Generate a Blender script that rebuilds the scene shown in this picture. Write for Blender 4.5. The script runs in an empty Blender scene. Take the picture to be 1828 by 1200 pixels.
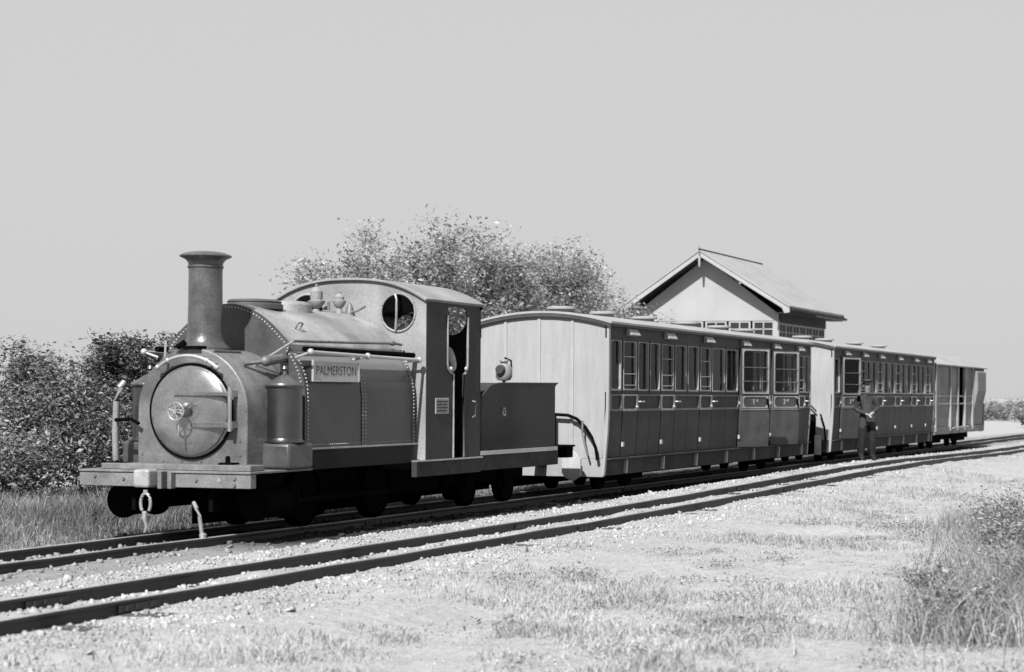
import bpy, bmesh, math, random
import numpy as np
from mathutils import Vector, Matrix
random.seed(7); RNG = np.random.default_rng(11)
sc = bpy.context.scene
C = sc.collection
PI = math.pi
# ------------------------------------------------------------------ camera
# X runs along the train (towards its tail), Y away from the photographer, Z up, rail top at z = 0
TH = math.atan(965/3300.)
cam = bpy.data.cameras.new('camera'); camo = bpy.data.objects.new('camera', cam); C.objects.link(camo)
camo.location = (-14.3, -9.85, 1.295)
cam.sensor_width = 36; cam.lens = 36*3300/1828
cam.shift_x = (914-1400)/1828; cam.shift_y = (706.4-600)/1828
cam.clip_start = .1; cam.clip_end = 3000
fw = Vector((math.cos(TH), math.sin(TH), 0)); rt = Vector((math.sin(TH), -math.cos(TH), 0)); up = Vector((0, 0, 1))
RO = .0068
r2 = rt*math.cos(RO) + up*math.sin(RO); u2 = up*math.cos(RO) - rt*math.sin(RO)
camo.rotation_euler = Matrix((r2, u2, -fw)).transposed().to_euler()
cam.dof.use_dof = True; cam.dof.focus_distance = 21; cam.dof.aperture_fstop = 2.8
sc.camera = camo
# ------------------------------------------------------------------ sky, sun, exposure
w = bpy.data.worlds.new('World'); sc.world = w; w.use_nodes = True
nt = w.node_tree; nt.nodes.clear()
sky = nt.nodes.new('ShaderNodeTexSky'); sky.sky_type = 'NISHITA'; sky.sun_disc = False
sky.sun_elevation = math.radians(44.8); sky.sun_rotation = math.radians(-92); sky.dust_density = 3
bw = nt.nodes.new('ShaderNodeRGBToBW'); mx = nt.nodes.new('ShaderNodeMix'); mx.data_type = 'FLOAT'
mx.inputs[0].default_value = .96; mx.inputs[3].default_value = 3.15
bg = nt.nodes.new('ShaderNodeBackground'); bg.inputs[1].default_value = .1
out = nt.nodes.new('ShaderNodeOutputWorld')
nt.links.new(sky.outputs[0], bw.inputs[0]); nt.links.new(bw.outputs[0], mx.inputs[2])
nt.links.new(mx.outputs[0], bg.inputs[0]); nt.links.new(bg.outputs[0], out.inputs[0])
sun = bpy.data.lights.new('sun', 'SUN'); sun.energy = 5.0; sun.angle = math.radians(.5)
so = bpy.data.objects.new('sun', sun); C.objects.link(so)
so.rotation_euler = Vector((1, .09, -1.0)).to_track_quat('-Z', 'Y').to_euler()
so.location = (-20, -1, 20)
sc.view_settings.view_transform = 'Standard'; sc.view_settings.look = 'None'
sc.view_settings.gamma = 1; sc.view_settings.use_curve_mapping = False
sc.view_settings.exposure = 1.0
# ------------------------------------------------------------------ materials (all grey: the photograph is black and white)
def mat(name, v, rough=.6, spec=.4, var=.25, scale=6, bump=0, bscale=40, coat=0, metal=0, streak=None, attr=None, transl=0, fine=.2):
    m = bpy.data.materials.new(name); m.use_nodes = True
    n = m.node_tree.nodes; L = m.node_tree.links; b = n['Principled BSDF']
    tc = n.new('ShaderNodeTexCoord')
    no = n.new('ShaderNodeTexNoise'); no.inputs['Scale'].default_value = scale; no.inputs['Detail'].default_value = 6
    no.inputs['Roughness'].default_value = .65
    if streak:
        mp = n.new('ShaderNodeMapping'); mp.inputs['Scale'].default_value = streak
        L.new(tc.outputs['Object'], mp.inputs[0]); L.new(mp.outputs[0], no.inputs[0])
    else: L.new(tc.outputs['Object'], no.inputs[0])
    mr = n.new('ShaderNodeMapRange'); mr.inputs[1].default_value = .28; mr.inputs[2].default_value = .72
    mr.inputs[3].default_value = v*(1-var); mr.inputs[4].default_value = v*(1+var)
    L.new(no.outputs[0], mr.inputs[0]); col = mr.outputs[0]
    if fine:
        for fs, lo, hi in ((85, 1-fine, 1+fine*.8), (1.1, 1-fine*1.2, 1+fine)):
            q = n.new('ShaderNodeTexNoise'); q.inputs['Scale'].default_value = fs; q.inputs['Detail'].default_value = 5; L.new(tc.outputs['Object'], q.inputs[0])
            qr = n.new('ShaderNodeMapRange'); qr.inputs[1].default_value = .35; qr.inputs[2].default_value = .65; qr.inputs[3].default_value = lo; qr.inputs[4].default_value = hi
            L.new(q.outputs[0], qr.inputs[0]); mu = n.new('ShaderNodeMath'); mu.operation = 'MULTIPLY'; L.new(col, mu.inputs[0]); L.new(qr.outputs[0], mu.inputs[1]); col = mu.outputs[0]
    if attr:
        a = n.new('ShaderNodeAttribute'); a.attribute_name = attr
        mu = n.new('ShaderNodeMath'); mu.operation = 'MULTIPLY'
        L.new(col, mu.inputs[0]); L.new(a.outputs['Fac'], mu.inputs[1]); col = mu.outputs[0]
    L.new(col, b.inputs['Base Color'])
    r = n.new('ShaderNodeMapRange'); r.inputs[3].default_value = max(.02, rough*.8); r.inputs[4].default_value = min(1, rough*1.2)
    L.new(no.outputs[0], r.inputs[0]); L.new(r.outputs[0], b.inputs['Roughness'])
    b.inputs['Specular IOR Level'].default_value = spec; b.inputs['Coat Weight'].default_value = coat
    b.inputs['Coat Roughness'].default_value = .15; b.inputs['Metallic'].default_value = metal
    if bump:
        n2 = n.new('ShaderNodeTexNoise'); n2.inputs['Scale'].default_value = bscale; n2.inputs['Detail'].default_value = 8
        L.new(tc.outputs['Object'], n2.inputs[0])
        bp = n.new('ShaderNodeBump'); bp.inputs['Strength'].default_value = bump; bp.inputs['Distance'].default_value = .02
        L.new(n2.outputs[0], bp.inputs['Height']); L.new(bp.outputs[0], b.inputs['Normal'])
    if transl:
        tr = n.new('ShaderNodeBsdfTranslucent'); L.new(col, tr.inputs[0])
        ms = n.new('ShaderNodeMixShader'); ms.inputs[0].default_value = transl
        L.new(b.outputs[0], ms.inputs[1]); L.new(tr.outputs[0], ms.inputs[2]); L.new(ms.outputs[0], n['Material Output'].inputs[0])
    return m
M = dict(
 black=mat('black underframe iron', .0025, .95, .02, .4),
 smokebox=mat('dust-grey smokebox paint', .105, .42, .5, .35, 5, .15, 60, fine=.3),
 door=mat('smokebox door paint', .26, .24, .5, .3, 4, .1, 9, metal=.75, fine=.2),
 pot=mat('polished black sand pot', .010, .3, .9, .3, 4), rivet=mat('rivet heads', .30, .5, .3, .3, 20), tankf=mat('dark tank end paint', .045, .42, .5, .4, 4, .1, 40),
 tank=mat('glossy tank paint', .018, .32, .45, .35, 3, .1, 12), lightened=mat('tank paint with painted top light', .20, .36, .6, .35, 2.5, .12, 14, fine=.3),  # tank top copy is paler: sky and sun light painted in
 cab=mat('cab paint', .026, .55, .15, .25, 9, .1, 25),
 cabf=mat('pale cab front paint', .195, .6, .25, .15, 4, .05, 25),  # much paler than the cab side paint
 chim=mat('chimney paint', .046, .32, .6, .45, 6, .12, 50, fine=.3),
 copper=mat('bright copper cap', .24, .3, .7, .2, 5, metal=.6),
 brass=mat('polished brass', .36, .33, .5, .12, 8, metal=.4, fine=.06),
 steel=mat('polished steel', .3, .3, .5, .2, 8, metal=.5),
 iron=mat('worn grey iron', .09, .5, .5, .4, 12),
 plate=mat('footplate', .11, .6, .4, .35, 6, .15, 30),
 beam=mat('buffer beam paint', .115, .55, .4, .3, 5, .15, 40),
 oily=mat('oily black', .008, .7, .15, .3),
 coal=mat('coal', .02, .4, .6, .5, 10, .3, 20),
 cend=mat('cream coach end', .225, .55, .4, .1, 3, .04, 30, streak=(1, 5, .6), fine=.06),
 cstrip=mat('cream coach strip', .24, .55, .4, .1, 5, fine=.06),
 plateface=mat('worn brass plate', .3, .45, .4, .15, 6, fine=.06), letter=mat('dark painted letters', .06, .6, .2, .1), lid=mat('sand pot lid', .09, .28, .6, .3, 8, metal=.5), bufface=mat('worn buffer face', .19, .5, .4, .3, 9), csash=mat('window sash with painted jamb light', .2, .5, .3, .15, 6), cside=mat('varnished coach panel', .031, .55, .12, .4, 5, .1, 30),
 cwaist=mat('coach waist panel', .06, .5, .15, .3, 5),
 cframe=mat('light window frame paint', .085, .5, .2, .25, 6),
 clight=mat('cream moulding', .2, .5, .4, .15, 6),
 cdoor=mat('open door panel', .046, .5, .15, .3, 4, .05, 30),
 sole=mat('solebar', .036, .8, .1, .4, 5, .1, 30),
 roof=mat('pale canvas roof', .225, .75, .3, .12, 2, .1, 20, fine=.08),
 cornice=mat('roof cornice', .03, .6, .4, .3),
 hood=mat('ventilator hood', .2, .5, .4, .15, 6),
 inside=mat('dark interior wood', .02, .7, .3, .4, 4),
 white=mat('white paint', .26, .6, .3, .08, 6),
 van=mat('grey van paint', .14, .6, .2, .2, 5, .05, 30),
 vanl=mat('pale van pillar', .2, .55, .4, .15, 5),
 hutw=mat('whitewashed boards', .25, .8, .2, .05, 3, fine=.05),
 hutroof=mat('pale slate', .225, .8, .2, .08, 3, fine=.07),
 hutdark=mat('dark joinery and painted eaves shade', .012, .7, .3, .3, 5),  # also used for shade painted under the hut eaves
 rail=mat('rusty rail', .02, .6, .4, .4, 15, .1, 50),
 railtop=mat('worn rail top', .3, .4, .5, .2, 15, metal=.2),
 sleeper=mat('old sleeper', .05, .9, .2, .5, 10, .4, 30, streak=(1, .2, 1)),
 stone=mat('ballast stone', .29, .95, .15, .1, 20, attr='tone'),
 grass=mat('dry grass', .33, .8, .2, .1, 3, attr='tone', transl=.3),
 leaf=mat('leaves', .14, .45, .5, .15, 3, attr='tone', transl=.25),
 treeleaf=mat('tree leaves', .22, .5, .5, .15, 3, attr='tone', transl=.35),
 bark=mat('bark', .07, .9, .2, .4, 12, .5, 30, streak=(3, 3, .5)),
 twig=mat('bleached stalk', .3, .8, .2, .2, 8),
 skin=mat('skin', .2, .5, .4, .1, 8), hair=mat('hair', .02, .6, .4, .2, 20),
 coat=mat('grey jacket cloth', .032, .9, .2, .3, 12, .4, 18), trous=mat('dark trousers', .012, .9, .2, .3, 12, .3, 18),
 shirt=mat('rumpled overall cloth', .3, .9, .2, .3, 12, .5, 14), hat=mat('peaked cap cloth', .02, .7, .3, .2, 10),
)
def lightened(m, d, lo=.1, hi=.75):   # light from above painted into the colour of faces that look up
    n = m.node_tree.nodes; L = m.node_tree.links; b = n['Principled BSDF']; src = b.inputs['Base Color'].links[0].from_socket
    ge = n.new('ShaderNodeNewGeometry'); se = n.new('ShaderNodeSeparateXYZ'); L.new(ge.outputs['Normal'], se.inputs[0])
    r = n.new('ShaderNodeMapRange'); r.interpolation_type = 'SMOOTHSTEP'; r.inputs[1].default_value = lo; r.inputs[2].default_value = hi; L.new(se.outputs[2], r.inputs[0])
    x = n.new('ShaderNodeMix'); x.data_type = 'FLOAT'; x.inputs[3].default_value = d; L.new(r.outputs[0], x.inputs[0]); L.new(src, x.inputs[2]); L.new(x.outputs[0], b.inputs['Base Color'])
lightened(M['tank'], .15, .08, .62)  # paints the lit upper curve onto the side tanks
g = bpy.data.materials.new('window glass'); g.use_nodes = True; n = g.node_tree.nodes; L = g.node_tree.links; n.remove(n['Principled BSDF'])
gt = n.new('ShaderNodeBsdfTransparent'); gt.inputs[0].default_value = (.7, .7, .7, 1)
gg = n.new('ShaderNodeBsdfGlossy'); gg.inputs['Roughness'].default_value = .04
fr = n.new('ShaderNodeFresnel'); fr.inputs[0].default_value = 1.2; gm = n.new('ShaderNodeMixShader')
L.new(fr.outputs[0], gm.inputs[0]); L.new(gt.outputs[0], gm.inputs[1]); L.new(gg.outputs[0], gm.inputs[2]); L.new(gm.outputs[0], n['Material Output'].inputs[0])
M['glass'] = g
# ------------------------------------------------------------------ helpers
def tag(o, label=None, cat=None, group=None, kind=None):
    if label: o['label'] = label
    if cat: o['category'] = cat
    if group: o['group'] = group
    if kind: o['kind'] = kind
    return o
def empty(name, loc, label, cat, group=None):
    o = bpy.data.objects.new(name, None); C.objects.link(o); o.location = loc; o.empty_display_size = .2
    return tag(o, label, cat, group)
def org(p):
    v = Vector((0, 0, 0))
    while p is not None: v += p.location; p = p.parent
    return v
class MB:
    def __init__(s): s.v = []; s.f = []
    def add(s, vs, fs):
        k = len(s.v); s.v += [tuple(v) for v in vs]; s.f += [tuple(i+k for i in f) for f in fs]; return s
    def box(s, x0, x1, y0, y1, z0, z1):
        x0, x1 = sorted((x0, x1)); y0, y1 = sorted((y0, y1)); z0, z1 = sorted((z0, z1))
        return s.add([(x, y, z) for x in (x0, x1) for y in (y0, y1) for z in (z0, z1)],
                     [(0, 1, 3, 2), (4, 6, 7, 5), (0, 4, 5, 1), (2, 3, 7, 6), (0, 2, 6, 4), (1, 5, 7, 3)])
    def tube(s, pts, r, n=10, r2=None, caps=True):
        pts = [Vector(p) for p in pts]; rs = []; k = len(pts)
        for i, p in enumerate(pts):
            t = ((pts[min(i+1, k-1)]-p).normalized() + (p-pts[max(i-1, 0)]).normalized()).normalized()
            a = Vector((0, 0, 1)) if abs(t.z) < .9 else Vector((1, 0, 0))
            u = t.cross(a).normalized(); v = t.cross(u).normalized()
            rr = r if r2 is None else r+(r2-r)*i/(k-1)
            rs += [p + (u*math.cos(2*PI*j/n)+v*math.sin(2*PI*j/n))*rr for j in range(n)]
        f = [(i*n+j, i*n+(j+1) % n, (i+1)*n+(j+1) % n, (i+1)*n+j) for i in range(k-1) for j in range(n)]
        if caps: f += [tuple(range(n))[::-1], tuple(range((k-1)*n, k*n))]
        return s.add(rs, f)
    def lathe(s, c, prof, axis=2, n=28):   # prof: (r, h) along the axis
        c = Vector(c); vs = []
        for r, h in prof:
            for j in range(n):
                a = 2*PI*j/n; q = [0, 0, 0]; q[axis] = h; q[(axis+1) % 3] = r*math.cos(a); q[(axis+2) % 3] = r*math.sin(a)
                vs.append(c+Vector(q))
        k = len(prof)
        f = [(i*n+j, i*n+(j+1) % n, (i+1)*n+(j+1) % n, (i+1)*n+j) for i in range(k-1) for j in range(n)]
        f += [tuple(range(n))[::-1], tuple(range((k-1)*n, k*n))]
        return s.add(vs, f)
    def prism(s, poly, axis, a, b):   # poly in the two other axes, in cyclic order after the axis
        def mk(p, h):
            q = [0, 0, 0]; q[axis] = h; q[(axis+1) % 3], q[(axis+2) % 3] = p; return q
        n = len(poly)
        vs = [mk(p, a) for p in poly]+[mk(p, b) for p in poly]
        return s.add(vs, [tuple(range(n))[::-1], tuple(range(n, 2*n))]+[(i, (i+1) % n, n+(i+1) % n, n+i) for i in range(n)])
    def ring(s, x0, x1, z0, z1, y0, y1, m=(.03, .03, .03, .03), r=.03, n=5):   # rectangular frame (in XZ) with a rounded opening; m = left,right,bottom,top
        X0, X1, Z0, Z1 = x0+m[0], x1-m[1], z0+m[2], z1-m[3]
        inn = []; ou = []
        for cx, cz, a0, ox, oz in ((X1-r, Z1-r, 0, x1, z1), (X0+r, Z1-r, 90, x0, z1), (X0+r, Z0+r, 180, x0, z0), (X1-r, Z0+r, 270, x1, z0)):
            for k in range(n):
                t = math.radians(a0+90*k/(n-1)); p = (cx+r*math.cos(t), cz+r*math.sin(t)); inn.append(p)
                if k == 0: q = (ox, p[1]) if a0 in (0, 180) else (p[0], oz)
                elif k == n-1: q = (p[0], oz) if a0 in (0, 180) else (ox, p[1])
                else: q = (ox, oz)
                ou.append(q)
        N = len(inn); vs = [(p[0], y0, p[1]) for p in inn]+[(p[0], y1, p[1]) for p in inn]+[(p[0], y0, p[1]) for p in ou]+[(p[0], y1, p[1]) for p in ou]
        f = []
        for i in range(N):
            j = (i+1) % N
            f += [(i, j, N+j, N+i), (2*N+i, 3*N+i, 3*N+j, 2*N+j), (i, 2*N+i, 2*N+j, j), (N+i, N+j, 3*N+j, 3*N+i)]
        return s.add(vs, f)
    def blob(s, c, rx, ry, rz, n=10, k=6):
        pr = [(max(.001, math.sin(PI*i/k)), -math.cos(PI*i/k)) for i in range(k+1)]; t = MB().lathe((0, 0, 0), pr, 2, n)
        return s.add([(c[0]+v[0]*rx, c[1]+v[1]*ry, c[2]+v[2]*rz) for v in t.v], t.f)
    def shift(s, f):
        s.v = [tuple(f(Vector(v))) for v in s.v]; return s
    def build(s, name, m, parent=None, bev=0, smooth=False, ang=35, **kw):
        o0 = org(parent)
        me = bpy.data.meshes.new(name); me.from_pydata([(v[0]-o0.x, v[1]-o0.y, v[2]-o0.z) for v in s.v], [], s.f)
        bm = bmesh.new(); bm.from_mesh(me); bmesh.ops.remove_doubles(bm, verts=bm.verts, dist=1e-5)
        bmesh.ops.dissolve_degenerate(bm, edges=bm.edges, dist=1e-6); bmesh.ops.recalc_face_normals(bm, faces=bm.faces); bm.to_mesh(me); bm.free()
        if smooth:
            me.shade_smooth(); me.set_sharp_from_angle(angle=math.radians(ang))
        me.materials.append(M[m] if isinstance(m, str) else m)
        o = bpy.data.objects.new(name, me); C.objects.link(o); o.parent = parent
        if bev:
            b = o.modifiers.new('bevel', 'BEVEL'); b.width = bev; b.segments = 2; b.limit_method = 'ANGLE'; b.angle_limit = math.radians(40)
        return tag(o, **kw)
def inst(src, dx, dy, dz, parent=None):
    o = src.copy(); C.objects.link(o); o.location = src.location+Vector((dx, dy, dz))
    if parent: o.parent = parent
    return o
def text(s, size, x, y, z, m, parent, name, depth=.004, sx=1):   # upright lettering on the near (-Y) side, reading left to right = +X
    cu = bpy.data.curves.new(name, 'FONT'); cu.body = s; cu.size = size; cu.extrude = depth; cu.align_x = 'CENTER'; cu.align_y = 'CENTER'
    t = bpy.data.objects.new(name, cu); C.objects.link(t)
    dg = bpy.context.evaluated_depsgraph_get(); me = bpy.data.meshes.new_from_object(t.evaluated_get(dg)); bpy.data.objects.remove(t)
    o0 = org(parent)
    me.transform(Matrix.Translation((x-o0.x, y-o0.y, z-o0.z)) @ Matrix.Rotation(PI/2, 4, 'X') @ Matrix.Diagonal((sx, 1, 1, 1)))
    me.materials.clear(); me.materials.append(M[m]); o = bpy.data.objects.new(name, me); C.objects.link(o); o.parent = parent; return o
def fastmesh(name, V, F, m, tone=None, parent=None):   # V (n,3), F (k,3|4) numpy
    me = bpy.data.meshes.new(name); me.vertices.add(len(V)); me.vertices.foreach_set('co', np.asarray(V, np.float32).ravel())
    k = F.shape[1]; me.loops.add(F.size); me.loops.foreach_set('vertex_index', F.astype(np.int32).ravel())
    me.polygons.add(len(F)); me.polygons.foreach_set('loop_start', np.arange(0, F.size, k, dtype=np.int32))
    me.polygons.foreach_set('loop_total', np.full(len(F), k, np.int32)); me.update(calc_edges=True)
    if tone is not None:
        a = me.attributes.new('tone', 'FLOAT', 'POINT'); a.data.foreach_set('value', np.asarray(tone, np.float32))
    me.materials.append(M[m] if isinstance(m, str) else m)
    o = bpy.data.objects.new(name, me); C.objects.link(o); o.parent = parent; return o
def fnoise(x, y, s=1., seed=0):   # cheap smooth value noise
    x = np.asarray(x, float)*s+seed*17.3+1000; y = np.asarray(y, float)*s+seed*9.1+1000
    xi = np.floor(x).astype(int); yi = np.floor(y).astype(int); fx = x-xi; fy = y-yi; fx = fx*fx*(3-2*fx); fy = fy*fy*(3-2*fy)
    h = lambda a, b: (np.abs(np.sin(a*127.1+b*311.7+seed*74.7)*43758.5453) % 1)
    return (h(xi, yi)*(1-fx)+h(xi+1, yi)*fx)*(1-fy)+(h(xi, yi+1)*(1-fx)+h(xi+1, yi+1)*fx)*fy
def sstep(a, b, x):
    t = np.clip((np.asarray(x, float)-a)/(b-a), 0, 1); return t*t*(3-2*t)
def hump(x): return .10*np.exp(-((np.asarray(x, float)-18)/9)**2)
def gz(x, y):
    x = np.asarray(x, float); y = np.asarray(y, float)
    z = np.full(np.broadcast(x, y).shape, -.085)
    near = sstep(-1.0, -1.5, y)
    z = z + near*hump(x)
    z = z + .055*np.exp(-((y+1.45)/.28)**2)                                  # ridge between the tracks
    z = z - .10*sstep(-3.0, -4.6, y) + .05*sstep(-6.5, -9, y)
    z = z + .06*sstep(.9, 1.6, y)
    amp = .012 + .03*sstep(-3.2, -4.5, y) + .04*sstep(1.2, 2.5, y)
    z = z + (fnoise(x, y, 1.1, 1)-.5)*amp*2 + (fnoise(x, y, 3.7, 2)-.5)*amp*.9 + (fnoise(x, y, 9, 3)-.5)*.012
    return z
# ------------------------------------------------------------------ ground: one sheet out to the horizon
def steps(parts):
    a = [parts[0][0]]
    for x0, x1, d in parts:
        k = max(1, int(round((x1-x0)/d))); a += [x0+(x1-x0)*(i+1)/k for i in range(k)]
    return np.array(a)
xs = steps([(-900, -60, 120), (-60, -16, 3), (-16, 22, .11), (22, 50, .3), (50, 120, 3), (120, 1500, 120)])
ys = steps([(-900, -60, 120), (-60, -14, 4), (-14, -3, .13), (-3, 3, .07), (3, 12, .3), (12, 60, 4), (60, 900, 120)])
XX, YY = np.meshgrid(xs, ys, indexing='ij'); ZZ = gz(XX, YY)
far = sstep(40, 70, XX)+sstep(20, 40, np.abs(YY)); ZZ = ZZ*(1-np.clip(far, 0, 1))-.1*np.clip(far, 0, 1)
nx, ny = len(xs), len(ys); idx = np.arange(nx*ny).reshape(nx, ny)
GF = np.stack([idx[:-1, :-1], idx[1:, :-1], idx[1:, 1:], idx[:-1, 1:]], -1).reshape(-1, 4)
gm_ = bpy.data.materials.new('ground earth and cinders'); gm_.use_nodes = True
n = gm_.node_tree.nodes; L = gm_.node_tree.links; b = n['Principled BSDF']; b.inputs['Roughness'].default_value = .95; b.inputs['Specular IOR Level'].default_value = .15
geo = n.new('ShaderNodeNewGeometry'); sep = n.new('ShaderNodeSeparateXYZ'); L.new(geo.outputs['Position'], sep.inputs[0])
def nz(sc_, det=8, ro=.6):
    q = n.new('ShaderNodeTexNoise'); q.inputs['Scale'].default_value = sc_; q.inputs['Detail'].default_value = det; q.inputs['Roughness'].default_value = ro
    L.new(geo.outputs['Position'], q.inputs[0]); return q
def mr_(src, a, b_, c, d):
    q = n.new('ShaderNodeMapRange'); q.inputs[1].default_value = a; q.inputs[2].default_value = b_; q.inputs[3].default_value = c; q.inputs[4].default_value = d
    L.new(src, q.inputs[0]); return q.outputs[0]
def mt(op, a, b_):
    q = n.new('ShaderNodeMath'); q.operation = op
    for i, s_ in enumerate((a, b_)):
        if isinstance(s_, (int, float)): q.inputs[i].default_value = s_
        else: L.new(s_, q.inputs[i])
    return q.outputs[0]
n1 = nz(1.3); n2 = nz(14); n3 = nz(70, 4)
base = mr_(n1.outputs[0], .3, .7, .26, .31)
base = mt('MULTIPLY', base, mr_(n2.outputs[0], .3, .65, .78, 1.08))
base = mt('MULTIPLY', base, mr_(n3.outputs[0], .3, .55, .82, 1.05))
yw = mt('ADD', sep.outputs[1], mr_(n2.outputs[0], 0, 1, -.2, .2))      # the train's shade painted over the cinders of its track
bed_shade = mt('MULTIPLY', mr_(yw, -1.14, -1.0, 0, 1), mr_(yw, 1.2, 1.6, 1, 0))
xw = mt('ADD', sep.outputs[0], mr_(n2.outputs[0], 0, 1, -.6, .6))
bed_shade = mt('MULTIPLY', bed_shade, mt('MULTIPLY', mr_(xw, -.4, .9, .35, 1), mr_(xw, 36, 38, 1, .35)))
base = mt('MULTIPLY', base, mr_(bed_shade, 0, 1, 1, .07))
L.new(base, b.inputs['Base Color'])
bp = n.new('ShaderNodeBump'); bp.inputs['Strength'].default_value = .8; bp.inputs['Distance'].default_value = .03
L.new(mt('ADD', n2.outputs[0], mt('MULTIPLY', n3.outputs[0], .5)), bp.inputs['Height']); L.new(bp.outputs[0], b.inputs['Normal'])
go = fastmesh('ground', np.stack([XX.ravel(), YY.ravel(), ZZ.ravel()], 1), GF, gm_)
go.data.shade_smooth(); tag(go, 'pale dry ground of earth, ballast and cinders around the tracks, train shade painted in', None, None, 'structure')
# ------------------------------------------------------------------ tracks
def rail_mesh(x0, x1, y, zf, nm, parent):
    prof = [(-.035, -.12), (.035, -.12), (.035, -.105), (.012, -.09), (.012, -.035), (.026, -.022), (.026, -.006), (-.026, -.006), (-.026, -.022), (-.012, -.035), (-.012, -.09), (-.035, -.105)]
    X = np.arange(x0, x1+.01, 1.0); mb = MB(); k = len(prof)
    jit = [(random.uniform(-.006, .006), random.uniform(-.004, .004)) for _ in X]
    mb.add([(x, y+p[0]+j[0], zf(x)+p[1]+j[1]) for x, j in zip(X, jit) for p in prof],
           [(i*k+a, i*k+(a+1) % k, (i+1)*k+(a+1) % k, (i+1)*k+a) for i in range(len(X)-1) for a in range(k)]+[tuple(range(k)), tuple(range((len(X)-1)*k, len(X)*k))])
    r = mb.build('rail', 'rail', parent)
    t = MB(); t.add([(x, y+s*.024+j[0], zf(x)+h+j[1]) for x, j in zip(X, jit) for s, h in ((-1, -.005), (-1, 0), (1, 0), (1, -.005))],
            [(i*4+a, i*4+a+1, i*4+5+a, i*4+4+a) for i in range(len(X)-1) for a in range(3)])
    t.build('running_surface', 'railtop', r)
    return r
def track(yc, zf, label, grp):
    t = empty('railway_track', (0, yc, 0), label, 'railway track', grp)
    for s in (-1, 1): rail_mesh(-14, 75, yc+s*.34, zf, 'rail', t)
    fp_ = None
    for s in (-1, 1):
        for k in range(9):
            x = -11.6+7.3*k
            if fp_ is None: fp_ = MB().box(-.2, .2, -.026, .026, -.075, -.03).box(-.14, -.11, -.036, .036, -.064, -.04).box(.11, .14, -.036, .036, -.064, -.04).box(-.04, -.01, -.036, .036, -.064, -.04).build('fishplate', 'rail'); fp_.parent = t; q = fp_
            else: q = fp_.copy(); C.objects.link(q)
            q.location = (x, s*.34, float(zf(x)))
    sl = None
    for k in range(76):
        x = -13.7+.78*k+random.uniform(-.05, .05)
        if sl is None:
            sl = MB().box(-.11, .11, -.62, .62, -.075, .04).build('sleeper', 'sleeper', None, bev=.008); sl.parent = t; s_ = sl
        else: s_ = sl.copy(); C.objects.link(s_)
        s_.location = (x, random.uniform(-.05, .05), float(zf(x))-.128+random.uniform(-.012, .008)); s_.rotation_euler = (0, 0, random.uniform(-.03, .03))
    return t
track(0, lambda x: 0*x, 'far railway track that the locomotive and coaches stand on', None)
track(-2.36, lambda x: float(hump(x)), 'empty railway track running along the front of the train', None)
# ------------------------------------------------------------------ loose stones
def stones(N, xr, yf, smin, smax, tone_f, name, label):
    base = np.array([(-1, -1, -1), (1, -1, -1), (1, 1, -1), (-1, 1, -1), (-.7, -.7, 1), (.7, -.7, 1), (.7, .7, 1), (-.7, .7, 1)], float)
    q = np.array([(0, 3, 2, 1), (4, 5, 6, 7), (0, 1, 5, 4), (1, 2, 6, 5), (2, 3, 7, 6), (3, 0, 4, 7)])
    x = xr[0]+(xr[1]-xr[0])*RNG.random(N)**1.7; y = yf(N)
    s = smin+(smax-smin)*RNG.random(N)**3; z = gz(x, y)+s*.25
    P = base[None]*(1+RNG.uniform(-.35, .35, (N, 8, 3)))*s[:, None, None]*np.stack([RNG.uniform(.6, 1.2, N), RNG.uniform(.6, 1.2, N), RNG.uniform(.3, .75, N)], 1)[:, None, :]
    a = RNG.uniform(0, 2*PI, N); tl = RNG.uniform(-.6, .6, N)
    ca, sa = np.cos(a), np.sin(a); ct, st = np.cos(tl), np.sin(tl)
    X = P[:, :, 0]*ca[:, None]-P[:, :, 1]*sa[:, None]; Y = P[:, :, 0]*sa[:, None]+P[:, :, 1]*ca[:, None]; Z = P[:, :, 2]
    Y2 = Y*ct[:, None]-Z*st[:, None]; Z2 = Y*st[:, None]+Z*ct[:, None]
    V = np.stack([X+x[:, None], Y2+y[:, None], Z2+z[:, None]], 2).reshape(-1, 3)
    F = (q[None]+np.arange(N)[:, None, None]*8).reshape(-1, 4)
    o = fastmesh(name, V, F, 'stone', np.repeat(tone_f(x, y)*RNG.uniform(.7, 1.15, N), 8))
    return tag(o, label, None, None, 'stuff')
def bed_shade_tone(x, y):
    k = sstep(-1.14, -1.0, y)*(1-sstep(1.2, 1.6, y)); return 1-.92*k*(.35+.65*sstep(-.6, .9, x)*(1-sstep(36, 38, x)))  # stone tone darkened where the train's shade is painted
stones(52000, (-9, 40), lambda N: RNG.choice([-1.5, -2.36, -3.1], N, p=[.38, .32, .30])+RNG.normal(0, .24, N), .003, .019, bed_shade_tone, 'ballast', 'pale broken ballast stones scattered around the near track')
stones(12000, (-9, 36), lambda N: RNG.normal(0, .5, N), .006, .03, bed_shade_tone, 'shaded_cinder_ballast', 'cinder ballast between the rails, darkened with the shade painted under the train')
stones(200, (-7, 30), lambda N: RNG.choice([-1.4, -2.36, -3.25], N)+RNG.normal(0, .16, N), .022, .042, lambda x, y: 1+0*x, 'large_ballast', 'larger pale stones lying against the near rails')
stones(50000, (-8, 16), lambda N: -3.2-6.8*RNG.random(N), .002, .009, lambda x, y: 1+0*x, 'grit', 'fine pale grit strewn over the foreground earth')
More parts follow.
